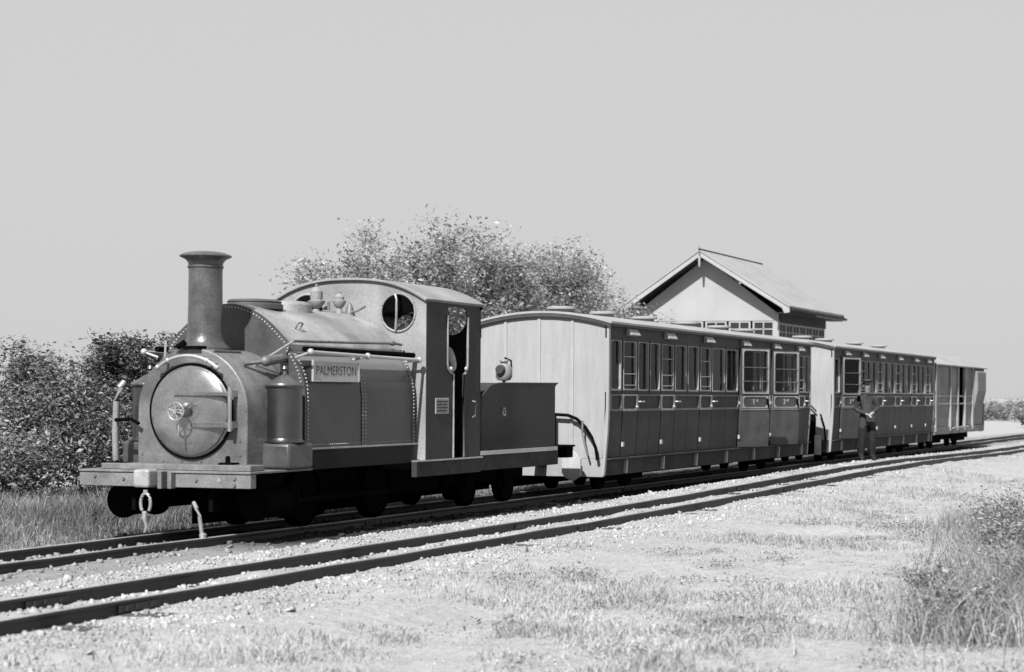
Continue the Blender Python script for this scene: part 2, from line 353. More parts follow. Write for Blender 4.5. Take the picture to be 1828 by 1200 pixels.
# ------------------------------------------------------------------ locomotive
LC = .10
loco = empty('steam_locomotive', (3.3, LC, 0), 'small dark saddle tank steam locomotive with PALMERSTON nameplate at the head of the train', 'locomotive')
def arc(c, r, a0, a1, n): return [(c[0]+r*math.cos(math.radians(a0+(a1-a0)*i/n)), c[1]+r*math.sin(math.radians(a0+(a1-a0)*i/n))) for i in range(n+1)]
def rivets(mb, pts, nrm, r=.008):
    for p in pts:
        p = Vector(p); nn = Vector(nrm(p) if callable(nrm) else nrm).normalized(); a = nn.cross(Vector((0, 0, 1)) if abs(nn.z) < .8 else Vector((1, 0, 0))).normalized(); c_ = nn.cross(a)
        ring1 = [p+(a*math.cos(t)+c_*math.sin(t))*r for t in [i*PI/3 for i in range(6)]]; ring2 = [p+nn*r*.7+(a*math.cos(t)+c_*math.sin(t))*r*.55 for t in [i*PI/3 for i in range(6)]]
        mb.add(ring1+ring2, [(i, (i+1) % 6, 6+(i+1) % 6, 6+i) for i in range(6)]+[(6, 7, 8, 9, 10, 11)])
# frames, footplate, beam
MB().box(.12, 4.5, LC-.42, LC-.38, .22, .56).box(.12, 4.5, LC+.38, LC+.42, .22, .56).box(4.6, 6.7, LC-.45, LC-.4, .25, .45).box(4.6, 6.7, LC+.4, LC+.45, .25, .45).build('frame', 'black', loco)
bb = MB().box(0, .09, LC-.88, LC+.885, .44, .565).build('buffer_beam', 'beam', loco, bev=.006)
bo = MB()
for y, z in ((-.72, .53), (-.72, .47), (-.33, .51), (.42, .51), (.72, .53), (-.05, .5), (.12, .5)): bo.lathe((0, LC+y, z), [(.016, -.014), (.016, 0.002)], 0, 6)
bo.build('bolt', 'iron', bb, kind='stuff')
text('4', .07, 0, 0, 0, 'white', None, 'tmp').name = 'tmpn'
tn = bpy.data.objects['tmpn']; me_ = tn.data; me_.transform(Matrix.Translation((-.003, LC-.56, .505)) @ Matrix.Rotation(-PI/2, 4, 'Z'))
tn.data.transform(Matrix.Translation(-Vector(loco.location))); tn.parent = bb; tn.name = 'beam_number'
MB().box(-.012, 1.03, LC-.885, LC+.89, .568, .588).build('footplate', 'plate', loco, bev=.004)
MB().box(.06, .29, LC-.84, LC+.70, .59, .642).build('front_step_plate', 'plate', loco, bev=.006)
MB().box(-.16, -.002, .15, .31, .44, .60).build('buffer_head', 'bufface', loco, bev=.02)
MB().box(-.10, -.002, .06, .10, .43, .585).box(-.07, -.002, -.02, .02, .43, .575).build('coupling_jaw', 'iron', loco, bev=.004)
cl = MB(); cl.tube([(-.14, .19+.05*math.sin(t), .30-.09*math.cos(t)) if True else 0 for t in [PI*.25+PI*1.5*i/14 for i in range(15)]], .014, 8)
cl.tube([(-.14, .19, .42), (-.14, .19, .38)], .02, 8)
hk = MB().tube([(-.15, .19, .23), (-.16, .19, .17), (-.15, .17, .10), (-.15, .19, .045)], .024, 8, .012)
hk.build('coupling_hook', 'steel', loco, smooth=True); cl.build('coupling_link', 'steel', loco, smooth=True)
MB().tube([(-.02, -.02-.2, .31), (-.05, -.07-.2, .26), (-.05, -.10-.2, .19), (-.04, -.12-.2, .02)], .018, 8).lathe((-.04, -.33, 0.0), [(.03, 0), (.035, .03), (.02, .045)], 2, 10).build('brake_hose', 'steel', loco, smooth=True)
for s in (-1, 1):
    MB().lathe((.34, LC+s*.69, .29), [(.155, 0), (.165, .02), (.165, .05), (.145, .07), (.145, .48), (.165, .5), (.165, .54), (.12, .56)], 0, 24).box(.4, .8, LC+s*.45, LC+s*.72, .3, .56).build('cylinder', 'black', loco, smooth=True)
def wheel(x, s, r, nm='wheel', w_=.08):
    y = LC*0+s*.34
    wb = MB().lathe((x, y-.045, r), [(r, 0), (r, .09), (r*.86, .09), (r*.86, 0), (r, 0)], 1, 32)
    for k in range(8):
        a = 2*PI*k/8; wb.tube([(x, y, r), (x+math.cos(a)*r*.88, y, r+math.sin(a)*r*.88)], .022, 6)
    wb.lathe((x, y-.06, r), [(.07, 0), (.07, .12)], 1, 12)
    return wb.build(nm, 'black', loco, smooth=True)
for s in (-1, 1):
    for x in (1.55, 2.95): wheel(x, s, .305)
    for x in (5.1, 6.15): wheel(x, s, .23, 'tender_wheel')
    MB().box(1.5, 3.0, s*.46, s*.49, .26, .31).box(.9, 2.98, s*.5, s*.53, .25, .30).build('coupling_rod', 'black', loco, bev=.004)
for x, r in ((1.55, .305), (2.95, .305), (5.1, .23), (6.15, .23)): MB().tube([(x, -.38, r), (x, .38, r)], .04, 10).build('axle', 'black', loco)
MB().box(1.1, 4.4, -.24+LC, .24+LC, .2, .62).box(.5, 4.4, LC-.05, LC+.05, .08, .56).box(4.7, 6.6, LC-.05, LC+.05, .12, .5).build('ash_pan_shade_fill', 'black', loco, kind='stuff')  # ash pan plus dark centre sheets added to fill the gaps with shade
for s in (-1, 1):
    MB().box(.84, 3.06, LC+s*.80, LC+s*.84, .57, .735).box(.84, 3.1, LC+s*.2, LC+s*.84, .735, .755).build('valance', 'oily', loco, bev=.004)
    MB().box(3.06, 4.58, LC+s*.84, LC+s*.9, .42, .575).box(4.6, 6.8, LC+s*.80, LC+s*.88, .43, .60).build('side_frame', 'sole', loco, bev=.005)
    MB().box(3.06, 4.6, LC+s*.6, LC+s*.915, .578, .594).build('cab_ledge', 'steel', loco)
MB().box(3.1, 4.6, LC-.85, LC+.85, .50, .575).build('cab_floor', 'inside', loco)
# smokebox
SC = .02; zc = 1.12
sp = [(SC-.57, .60)]+[(SC-.57, .9)]+arc((SC, zc), .57, 180, 0, 32)+[(SC+.57, .9), (SC+.57, .60)]
sbx = MB().prism(sp, 0, .30, 1.02).build('smokebox', 'smokebox', loco, bev=.012, smooth=True)
rv = MB(); rivets(rv, [(.30, SC+y, z) for y, z in [(-.50, .72), (-.50, .85), (.52, .72), (-.45, .66), (-.3, .66), (-.1, .66), (.1, .66), (.3, .66)]], (-1, 0, 0), .013)
rv.build('smokebox_bolt', 'iron', sbx, kind='stuff')
dr = MB().lathe((.30, SC, 1.115), [(.415, 0), (.415, -.02), (.395, -.028), (.395, -.045), (.36, -.066), (.28, -.083), (.2, -.095), (.1, -.104), (0.002, -.107)], 0, 48).build('smokebox_door', 'door', loco, smooth=True, ang=25)
rg = MB(); rg.tube([(.285, SC+.425*math.cos(2*PI*i/48), 1.115+.425*math.sin(2*PI*i/48)) for i in range(49)], .012, 6, caps=False); rg.build('door_seal_ring', 'black', dr, smooth=True)
for z, y0, h in ((1.275, .12, .018), (.995, -.08, .024)):
    MB().box(.185, .235, SC-.46, SC+y0, z-h, z+h).build('hinge_strap', 'smokebox', dr, bev=.004)
MB().tube([(.20, SC-.455, .94), (.20, SC-.455, 1.34)], .018, 8).box(.2, .3, SC-.475, SC-.435, 1.25, 1.31).box(.2, .3, SC-.475, SC-.435, .97, 1.03).build('hinge_post', 'steel', dr, smooth=True)
wh = MB(); wc = Vector((.055, SC, 1.115))
wh.tube([wc+Vector((0, .078*math.cos(2*PI*i/28), .078*math.sin(2*PI*i/28))) for i in range(29)], .008, 8, caps=False)
for k in range(6):
    a = 2*PI*k/6+.3; wh.tube([wc, wc+Vector((0, .078*math.cos(a), .078*math.sin(a)))], .006, 6)
wh.tube([wc+Vector((-.02, 0, 0)), wc+Vector((.18, 0, 0))], .018, 10).build('locking_wheel', 'steel', dr, smooth=True)
MB().tube([(.10, SC-.005, 1.06), (.09, SC, .90)], .011, 8, .008).lathe((.10, SC, 1.115), [(.045, 0), (.05, .06), (.06, .12)], 0, 14).blob((.13, SC-.055, 1.17), .03, .03, .03).build('locking_handle', 'steel', dr, smooth=True)
hr = MB(); hr.tube([(.22, SC+.50*math.cos(t), 1.12+.50*math.sin(t)) for t in [math.radians(50+80*i/20) for i in range(21)]], .014, 8)
for a in (52, 66, 114, 128): hr.blob((.22, SC+.50*math.cos(math.radians(a)), 1.12+.50*math.sin(math.radians(a))), .024, .024, .024)
for a in (60, 120): hr.tube([(.22, SC+.50*math.cos(math.radians(a)), 1.12+.50*math.sin(math.radians(a))), (.31, SC+.50*math.cos(math.radians(a)), 1.12+.50*math.sin(math.radians(a)))], .012, 8)
hr.build('smokebox_handrail', 'brass', loco, smooth=True)
MB().tube([(.27, SC+.13, 1.70), (.27, SC+.06, 1.74)], .03, 8).box(.25, .45, SC-.1, SC+.16, 1.69, 1.71).build('lamp_iron', 'black', loco)
# chimney
CXh = .55; CY_ = .055
ch = MB().lathe((CXh, CY_, 0), [(.23, 1.66), (.225, 1.70), (.19, 1.735), (.165, 1.78), (.157, 1.85), (.152, 2.1), (.15, 2.40), (.153, 2.43)], 2, 40).build('chimney', 'chim', loco, smooth=True)
MB().lathe((CXh, CY_, 0), [(.150, 2.43), (.162, 2.438), (.162, 2.45), (.152, 2.458), (.158, 2.485), (.180, 2.512), (.222, 2.532), (.232, 2.538), (.232, 2.548), (.205, 2.562), (.17, 2.575), (.13, 2.582), (.12, 2.582), (.115, 2.45), (.11, 2.3)], 2, 40).build('chimney_cap', 'chim', ch, smooth=True)
MB().box(CXh-.22, CXh+.22, CY_-.24, CY_+.24, 1.655, 1.675).build('chimney_saddle', 'smokebox', ch, bev=.005)
# saddle tank
half = [(0, 2.13), (.10, 2.122), (.2, 2.095), (.3, 2.05), (.4, 1.99), (.5, 1.905), (.58, 1.83), (.635, 1.775), (.655, 1.745), (.655, 1.715)]
low = [(.66, 1.68), (.69, 1.64), (.735, 1.575), (.77, 1.505), (.795, 1.43), (.81, 1.35), (.817, 1.26), (.82, 1.15), (.82, .775)]
def chaikin(P, k=2):
    for _ in range(k):
        Q = [P[0]]
        for a, b_ in zip(P, P[1:]): Q += [(a[0]*.75+b_[0]*.25, a[1]*.75+b_[1]*.25), (a[0]*.25+b_[0]*.75, a[1]*.25+b_[1]*.75)]
        P = Q+[P[-1]]
    return P
half = [(0, 2.13)]+chaikin([(.05, 2.129)]+half[1:-1])[1:]+[half[-1]]; low = chaikin(low)
TC = .12
def tkpoly(pts): return [(TC+y, z) for y, z in pts[::-1]]+[(TC-y, z) for y, z in pts[1:]]
X0, X1 = 1.03, 3.22
upper = MB().prism(tkpoly(half)+[(TC-.655, 1.1), (TC+.655, 1.1)], 0, X0+.012, X1).build('saddle_tank', 'lightened', loco, smooth=True, ang=28)
MB().prism(tkpoly(half)+[(TC-.655, 1.1), (TC+.655, 1.1)], 0, X0, X0+.0115).build('tank_end_plate', 'tankf', loco)
for s in (-1, 1):
    lp = [(TC+s*y, z) for y, z in low]+[(TC+s*.66, .775), (TC+s*.66, 1.685)]
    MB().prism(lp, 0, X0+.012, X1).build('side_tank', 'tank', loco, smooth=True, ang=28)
    MB().prism([(TC+s*(y+.004), z) for y, z in low]+[(TC+s*.57, .775), (TC+s*.57, 1.685)], 0, X0-.004, X0+.0115).build('tank_end_flange', 'tankf', loco)
MB().box(X0+.03, X1, TC-.5, TC+.5, .66, 1.09).build('firebox', 'black', loco)
# rivets along the tank seams
def along(pts, d):
    o_ = []; acc = 0
    for a, b_ in zip(pts, pts[1:]):
        a = Vector(a); b_ = Vector(b_); l = (b_-a).length; nn = Vector((-(b_-a).y, (b_-a).x)).normalized()
        while acc < l: o_.append((a+(b_-a)*(acc/l), nn)); acc += d
        acc -= l
    return o_
rv = MB()
for s in (-1, 1):
    for Xs in (1.075, 2.10, 2.16, 3.17):
        for p, nn in along(low, .036):
            nn = Vector((abs(nn.x), abs(nn.y) if p.y > 1.35 else 0)); rivets(rv, [(Xs, TC+s*(p.x+.0065), p.y)], (0, s*nn.x, nn.y), .0105)
    for p, nn in along(half, .036): rivets(rv, [(X0, TC+s*(p.x*.965), p.y-.03)], (-1, 0, 0), .010)
    for p, nn in along(low, .036): rivets(rv, [(X0-.004, TC+s*(p.x-.03), p.y)], (-1, 0, 0), .0105)
    rivets(rv, [(1.1+.036*i, TC+s*.82, .80) for i in range(58)], (0, s, 0), .007)
rv.build('rivet', 'rivet', loco, kind='stuff')
for s in (-1, 1):
    for xa, xb, e in ((2.085, 2.175, .006), (3.13, 3.215, .004)):
        MB().prism([(TC+s*(y+e), z) for y, z in low]+[(TC+s*.70, .775), (TC+s*.655, 1.68)], 0, xa, xb).build('seam_strap', 'tank', loco, smooth=True, ang=28)
for s in (-1, 1): MB().box(1.02, 3.24, TC+s*.80, TC+s*.84, .757, .775).build('tank_ledge', 'steel', loco)
MB().lathe((1.50, TC+.02, 2.1), [(.27, 0), (.27, .045), (.25, .06), (.26, .07), (.24, .09), (.1, .1), (.01, .1)], 2, 32).build('tank_filler', 'tankf', loco, smooth=True)
MB().lathe((2.1, TC, 2.08), [(.22, 0), (.21, .09), (.18, .12), (.05, .135), (.01, .135)], 2, 28).box(1.95, 2.35, TC-.1, TC+.1, 2.1, 2.16).build('sand_dome', 'lightened', loco, smooth=True)
MB().tube([(1.38, TC-.50, 1.905), (1.38, TC-.535, 1.955), (1.42, TC-.53, 1.965), (1.46, TC-.535, 1.955), (1.46, TC-.50, 1.905)], .009, 8).build('lifting_ring', 'iron', loco, smooth=True)
# pipes and rails on the near shoulder
for s in (-1, 1):
    MB().tube([(1.03, TC+s*.69, 1.775), (2.0, TC+s*.685, 1.79), (2.8, TC+s*.68, 1.805), (3.0, TC+s*.68, 1.81), (3.02, TC+s*.68, 1.81), (3.18, TC+s*.67, 1.80)], .014, 10).blob((2.97, TC+s*.68, 1.81), .06, .028, .028).build('blower_pipe', 'iron', loco, smooth=True)
    MB().tube([(1.035, TC+s*.69, 1.775), (.62, TC+s*.42, 1.47)], .011, 8).build('damper_rod', 'steel', loco, smooth=True)
    r_ = MB().tube([(.98, TC+s*.90, 1.672), (3.16, TC+s*.90, 1.64)], .017, 12)
    for x in (.99, 2.06, 3.14):
        r_.blob((x, TC+s*.90, 1.672-.0147*(x-.98)), .034, .034, .034).tube([(x, TC+s*.90, 1.67-.0147*(x-.98)), (x, TC+s*.74, 1.62)], .012, 8)
    r_.build('side_handrail', 'brass', loco, smooth=True)
    MB().tube([(1.05, TC+s*.80, 1.70), (3.2, TC+s*.80, 1.69)], .028, 10).build('feed_pipe', 'black', loco, smooth=True)
MB().tube([(.62, TC-.42, 1.47), (.72, TC-.46, 1.30), (.80, TC-.5, 1.18)], .008, 8).build('oil_pipe', 'brass', loco, smooth=True)
MB().tube([(.72, SC-.5, 1.58), (.85, SC-.52, 1.60), (1.02, SC-.5, 1.62)], .045, 10).blob((.72, SC-.5, 1.58), .06, .05, .05).tube([(.5, SC-.40, 1.55), (.74, SC-.5, 1.58)], .02, 8).build('steam_pipe', 'iron', loco, smooth=True)
# nameplate on its wedge-shaped bracket
wz = MB().add([(x, y, z) for x in (1.10, 2.00) for y, z in ((TC-.80, 1.395), (TC-.835, 1.395), (TC-.837, 1.60), (TC-.70, 1.60))], [(0, 1, 2, 3), (7, 6, 5, 4), (0, 4, 5, 1), (1, 5, 6, 2), (2, 6, 7, 3), (3, 7, 4, 0)])
npl = wz.build('nameplate', 'tank', loco, bev=.004)
def npmap(v): return v
fp = MB().box(1.125, 1.975, TC-.8365, TC-.8495, 1.405, 1.595).shift(npmap).build('plate_face', 'plateface', npl, bev=.003)
bpl = MB().ring(1.115, 1.985, 1.398, 1.602, TC-.857, TC-.836, (.016,)*4, .006).shift(npmap).build('plate_border', 'brass', npl)
tx = text('PALMERSTON', .125, 1.55, TC-.8500, 1.50, 'letter', npl, 'lettering', .001, 1.0)
xsz = max(v.co.x for v in tx.data.vertices)-min(v.co.x for v in tx.data.vertices); cxm = (max(v.co.x for v in tx.data.vertices)+min(v.co.x for v in tx.data.vertices))/2
oz = org(npl)
for v in tx.data.vertices:
    v.co.x = cxm+(v.co.x-cxm)*.74/xsz
# sand pots
for s in (-1, 1):
    cy = TC-.02+s*.755 if s < 0 else TC+.66
    p = MB().lathe((.75, cy, 0), [(.19, .835), (.165, .86), (.160, .88), (.158, 1.33), (.17, 1.345)], 2, 36).build('sand_pot', 'pot', loco, smooth=True)
    MB().lathe((.75, cy, 0), [(.172, 1.346), (.178, 1.36), (.17, 1.375), (.12, 1.40), (.06, 1.44), (.02, 1.46), (.014, 1.49), (.03, 1.51), (.02, 1.535), (.001, 1.54)], 2, 36).build('sand_pot_lid', 'lid', p, smooth=True)
    MB().box(.56, .98, cy-.17, cy+.17, .59, .83).build('sand_pot_base', 'tankf', p, bev=.03, smooth=True)
MB().tube([(.36, .78, 1.38), (.32, .80, 1.33), (.30, .82, 1.2), (.30, .83, .9), (.30, .82, .66)], .03, 12).build('vacuum_pipe', 'steel', loco, smooth=True)
MB().box(.16, .24, .62, .86, .60, .65).lathe((.2, .74, .58), [(.07, 0), (.09, .03), (.04, .06)], 2, 12).build('pipe_bracket', 'black', loco)
MB().tube([(.26, .80, 1.03), (.24, .62, 1.04), (.23, .53, 1.0)], .017, 8).build('lever_arm', 'black', loco)
MB().lathe((.2, -.42, .64), [(.022, 0), (.022, .07), (.012, .08)], 2, 8).box(.14, .26, -.5, -.36, .643, .66).build('lamp_socket', 'black', loco)
# cab
cz = lambda t: 2.255+.225*(1-abs(t)**2.6)
roofl = [(LC+.9*t, cz(t)) for t in [1-2*i/28 for i in range(29)]]
def cabsheet(x0, x1, m, nm, wins):
    mb = MB(); poly = roofl+[(LC-.9, .59), (LC+.9, .59)]
    bm = bmesh.new(); vs = [bm.verts.new((x0, y, z)) for y, z in poly]; loops = [vs]
    ed = [bm.edges.new((vs[i], vs[(i+1) % len(vs)])) for i in range(len(vs))]
    for (cy, czz, r) in wins:
        w_ = [bm.verts.new((x0, cy+r*math.cos(2*PI*i/28), czz+r*math.sin(2*PI*i/28))) for i in range(28)]
        ed += [bm.edges.new((w_[i], w_[(i+1) % 28])) for i in range(28)]
    bmesh.ops.triangle_fill(bm, edges=ed, use_beauty=True, use_dissolve=False)
    for f in list(bm.faces):
        c = f.calc_center_median()
        if any((c.y-cy)**2+(c.z-czz)**2 < (r*.98)**2 and all(((v.co.y-cy)**2+(v.co.z-czz)**2)**.5 < r*1.01 for v in f.verts) for cy, czz, r in wins): bm.faces.remove(f)
    ex = bmesh.ops.extrude_face_region(bm, geom=list(bm.faces)); bmesh.ops.translate(bm, verts=[v for v in ex['geom'] if isinstance(v, bmesh.types.BMVert)], vec=(x1-x0, 0, 0))
    me = bpy.data.meshes.new(nm); bm.verts.ensure_lookup_table(); bm.verts.index_update()
    vv = [tuple(v.co) for v in bm.verts]; ff = [tuple(v.index for v in f.verts) for f in bm.faces]; bm.free()
    return MB().add(vv, ff).build(nm, m, loco)
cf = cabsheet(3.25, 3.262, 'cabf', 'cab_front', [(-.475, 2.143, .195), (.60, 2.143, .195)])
for cy in (-.475, .60):
    f_ = MB(); f_.tube([(3.245, cy+.2*math.cos(2*PI*i/36), 2.143+.2*math.sin(2*PI*i/36)) for i in range(37)], .012, 8, caps=False)
    f_ = f_.build('window_ring', 'cabf' if cy < 0 else 'brass', loco, smooth=True)
    MB().lathe((3.256, cy, 2.143), [(.193, 0), (.193, .003)], 0, 32).build('window_pane', 'glass', f_)
MB().tube([(3.22, -.455, 2.33), (3.21, -.475, 2.28), (3.20, -.48, 2.1), (3.22, -.46, 1.96)], .013, 8).build('window_bar', 'steel', loco, smooth=True)
rf = [(y, z+.004) for y, z in roofl]; ro_ = [(LC+(y-LC)*1.035, z+.03) for y, z in roofl]
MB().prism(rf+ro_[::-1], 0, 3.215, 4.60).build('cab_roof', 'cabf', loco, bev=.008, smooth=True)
MB().prism(rf+[(y, z-.04) for y, z in rf[::-1]], 0, 4.52, 4.58).build('roof_edge_angle', 'black', loco)
# cab side sheets with the keyhole doorway
for s in (-1, 1):
    y0, y1 = LC+s*.885, LC+s*.90
    mb = MB()
    left = [(3.262, .595), (3.885, .595), (3.885, 1.50), (3.86, 1.51), (3.79, 1.52), (3.75, 1.56), (3.735, 1.62), (3.735, 2.13), (3.75, 2.20), (3.79, 2.225), (3.79, 2.262), (3.262, 2.262)]
    right = [(4.56, .595), (4.56, 2.262), (4.16, 2.262), (4.16, 2.225), (4.20, 2.20), (4.22, 2.13), (4.225, 1.62), (4.21, 1.56), (4.18, 1.52), (4.14, 1.51), (4.135, 1.50), (4.135, .595)]
    for P_, nm in ((left, 'cab_side'), (right, 'cab_side')):
        MB().prism([(z, x) for x, z in P_], 1, y0, y1).build(nm, 'cab', loco)
    MB().prism([(z, x) for x, z in [(3.79, 2.2255), (4.16, 2.2255), (4.16, 2.262), (3.79, 2.262)]], 1, y0, y1).build('door_lintel', 'cab', loco)
    yb = LC+s*.906
    MB().tube([(3.887, yb, .60), (3.887, yb, 1.50), (3.79, yb, 1.523), (3.752, yb, 1.56), (3.738, yb, 1.62), (3.738, yb, 2.13)], .011, 8).build('door_beading', 'steel', loco, smooth=True)
    MB().tube([(4.133, yb, .60), (4.133, yb, 1.50), (4.18, yb, 1.523), (4.208, yb, 1.56), (4.222, yb, 1.62), (4.222, yb, 2.13)], .013, 8).build('door_beading', 'steel', loco, smooth=True)
    MB().blob((3.80, yb-.012*-s, 1.56), .026, .02, .026).blob((4.165, yb-.012*-s, 1.565), .026, .02, .026).build('grab_knob', 'brass', loco, smooth=True)
    MB().tube([(4.36, LC+s*.902, 1.21), (4.36, LC+s*.94, 1.20), (4.36, LC+s*.94, 1.05), (4.36, LC+s*.902, 1.03)], .012, 8).build('grab_handle', 'iron', loco, smooth=True)
mp_ = MB().box(3.46, 3.77, LC-.9005, LC-.912, 1.075, 1.245).build('maker_plate', 'clight', loco, bev=.006)
t_ = MB()
for i in range(4):
    x = 3.49
    while x < 3.72: l = random.uniform(.02, .05); t_.box(x, min(x+l, 3.745), LC-.9121, LC-.9145, 1.10+.033*i, 1.118+.033*i); x += l+.012
t_.build('raised_lettering', 'cab', mp_, kind='stuff')
MB().box(3.3, 3.75, LC-.5, LC+.5, .6, 1.55).build('firebox_backhead', 'black', loco)
cabsheet(4.530, 4.542, 'inside', 'cab_rear_sheet', [(-.45, 2.143, .195), (.11, 2.06, .12), (.60, 2.143, .195)])
# fittings in front of the cab: safety valves and whistle
for x, y, k, h in ((3.02, .36, 1.0, 2.10), (3.02, .09, .8, 2.10)):
    MB().lathe((x, y, h-.05), [(.045*k, 0), (.04*k, .10), (.03*k, .13), (.06*k, .15), (.085*k, .19), (.09*k, .21), (.06*k, .22), (.065*k, .25), (.065*k, .31*k), (.04*k, .34*k), (.012, .36*k), (.018, .38*k), (.002, .39*k)], 2, 20).build('safety_valve', 'cabf', loco, smooth=True)
MB().tube([(3.05, .40, 2.16), (3.05, .22, 2.15), (3.05, .05, 2.13), (3.05, -.1, 2.15), (3.05, -.2, 2.2)], .012, 8).tube([(3.05, .23, 2.1), (3.05, .235, 2.25)], .014, 8).lathe((3.07, .23, 2.02), [(.04, 0), (.05, .08), (.03, .11)], 2, 12).lathe((3.08, .0, 2.0), [(.05, 0), (.055, .12), (.03, .2), (.01, .24)], 2, 12).box(2.95, 3.2, -.03, .42, 2.0, 2.09).build('valve_linkage', 'iron', loco, smooth=True)
# tender
TY = .80+LC*0
def tside(s):
    yo = LC-.0+s*.88; top = [(4.60, 1.36), (4.72, 1.39), (4.85, 1.415), (5.0, 1.425), (6.68, 1.43)]
    mb = MB(); vs = []
    rows = [(0, .655), (0, 1.3), (.0, 1.36), (.018, 1.40), (.045, 1)]
    X = [4.60, 4.66, 4.72, 4.78, 4.85, 5.0, 5.4, 6.68]
    tz = lambda x: np.interp(x, [4.60, 4.70, 4.80, 4.92, 5.05, 6.68], [1.29, 1.35, 1.392, 1.415, 1.42, 1.43])
    for x in X:
        for o_, z in rows:
            t = tz(x); zz = z if z < 1 and z > .6 and o_ == 0 else (t-.09 if z == 1.3 else t-.05 if z == 1.36 else t-.02 if z == 1.40 else t)
            vs.append((x, yo+s*o_, zz))
    k = len(rows); nX = len(X)
    f = [(i*k+a, (i+1)*k+a, (i+1)*k+a+1, i*k+a+1) for i in range(nX-1) for a in range(k-1)]
    o = MB().add(vs, f).build('tender_side', 'cab', loco, smooth=True); sd = o.modifiers.new('thickness', 'SOLIDIFY'); sd.thickness = .012; sd.offset = 0
tside(-1); tside(1)
MB().add([(6.66+o_, y, z) for y in (LC-.88, LC+.88) for o_, z in ((0, .655), (0, 1.34), (.018, 1.40), (.05, 1.43))], [(0, 1, 5, 4), (1, 2, 6, 5), (2, 3, 7, 6)]).build('tender_end', 'cab', loco)
MB().box(4.62, 4.635, LC-.87, LC+.87, .66, 1.3).build('tender_front_sheet', 'cab', loco)
MB().box(4.58, 6.74, LC-.90, LC+.90, .603, .652).build('tender_footplate', 'steel', loco, bev=.004)
cm = MB()
for i in range(220):
    x, y = random.uniform(4.75, 6.6), LC+random.uniform(-.8, .8); s_ = random.uniform(.03, .07)
    cm.blob((x, y, 1.24+random.uniform(0, .08)), s_, s_*random.uniform(.6, 1.2), s_*.8, 5, 3)
cm.box(4.66, 6.6, LC-.86, LC+.86, .7, 1.24); cm.build('coal_load', 'coal', loco, kind='stuff')
bd = MB(); bd.tube([(5.2+.035*math.cos(t), LC-.889, 1.09+.038*math.sin(t)) for t in [2*PI*i/16 for i in range(17)]], .012, 6, caps=False).tube([(5.21, LC-.889, 1.06), (5.24, LC-.889, 1.04)], .012, 6); bd.build('tender_badge', 'white', loco, smooth=True)
MB().box(6.80, 6.9, LC-.5, LC+.5, .42, .6).box(6.9, 7.25, LC-.08, LC+.08, .42, .56).build('rear_buffer', 'oily', loco, bev=.01)
MB().lathe((6.86, LC-.72, .69), [(.02, -.1), (.075, -.03), (.075, .02), (.02, .04)], 2, 14).box(6.74, 7.3, LC-.9, LC-.6, .635, .66).box(7.12, 7.32, LC-.86, LC-.70, .50, .634).build('brake_handle_stand', 'black', loco, bev=.006)
for x in (5.1, 6.15): MB().box(x-.12, x+.12, LC-.52, LC-.47, .18, .42).build('axle_box', 'black', loco, bev=.006)
# lamp standing on the tender
lam = empty('head_lamp', (6.25, -.3, 1.36), 'small round oil lamp standing on the tender coal', 'lamp')
MB().lathe((6.25, -.3, 1.40), [(.02, 0), (.02, .05), (.075, .06), (.10, .10), (.10, .20), (.075, .245), (.04, .26), (.045, .28), (.06, .285), (.055, .31), (.01, .315)], 2, 22).build('lamp_body', 'clight', lam, smooth=True)
MB().lathe((6.14, -.3, 1.585), [(.05, -.03), (.06, 0), (.06, .04)], 0, 18).build('lamp_lens', 'tankf', lam, smooth=True)
MB().tube([(6.27, -.3, 1.73), (6.36, -.34, 1.70), (6.38, -.34, 1.6), (6.35, -.34, 1.50)], .011, 8).build('lamp_handle', 'black', lam, smooth=True)
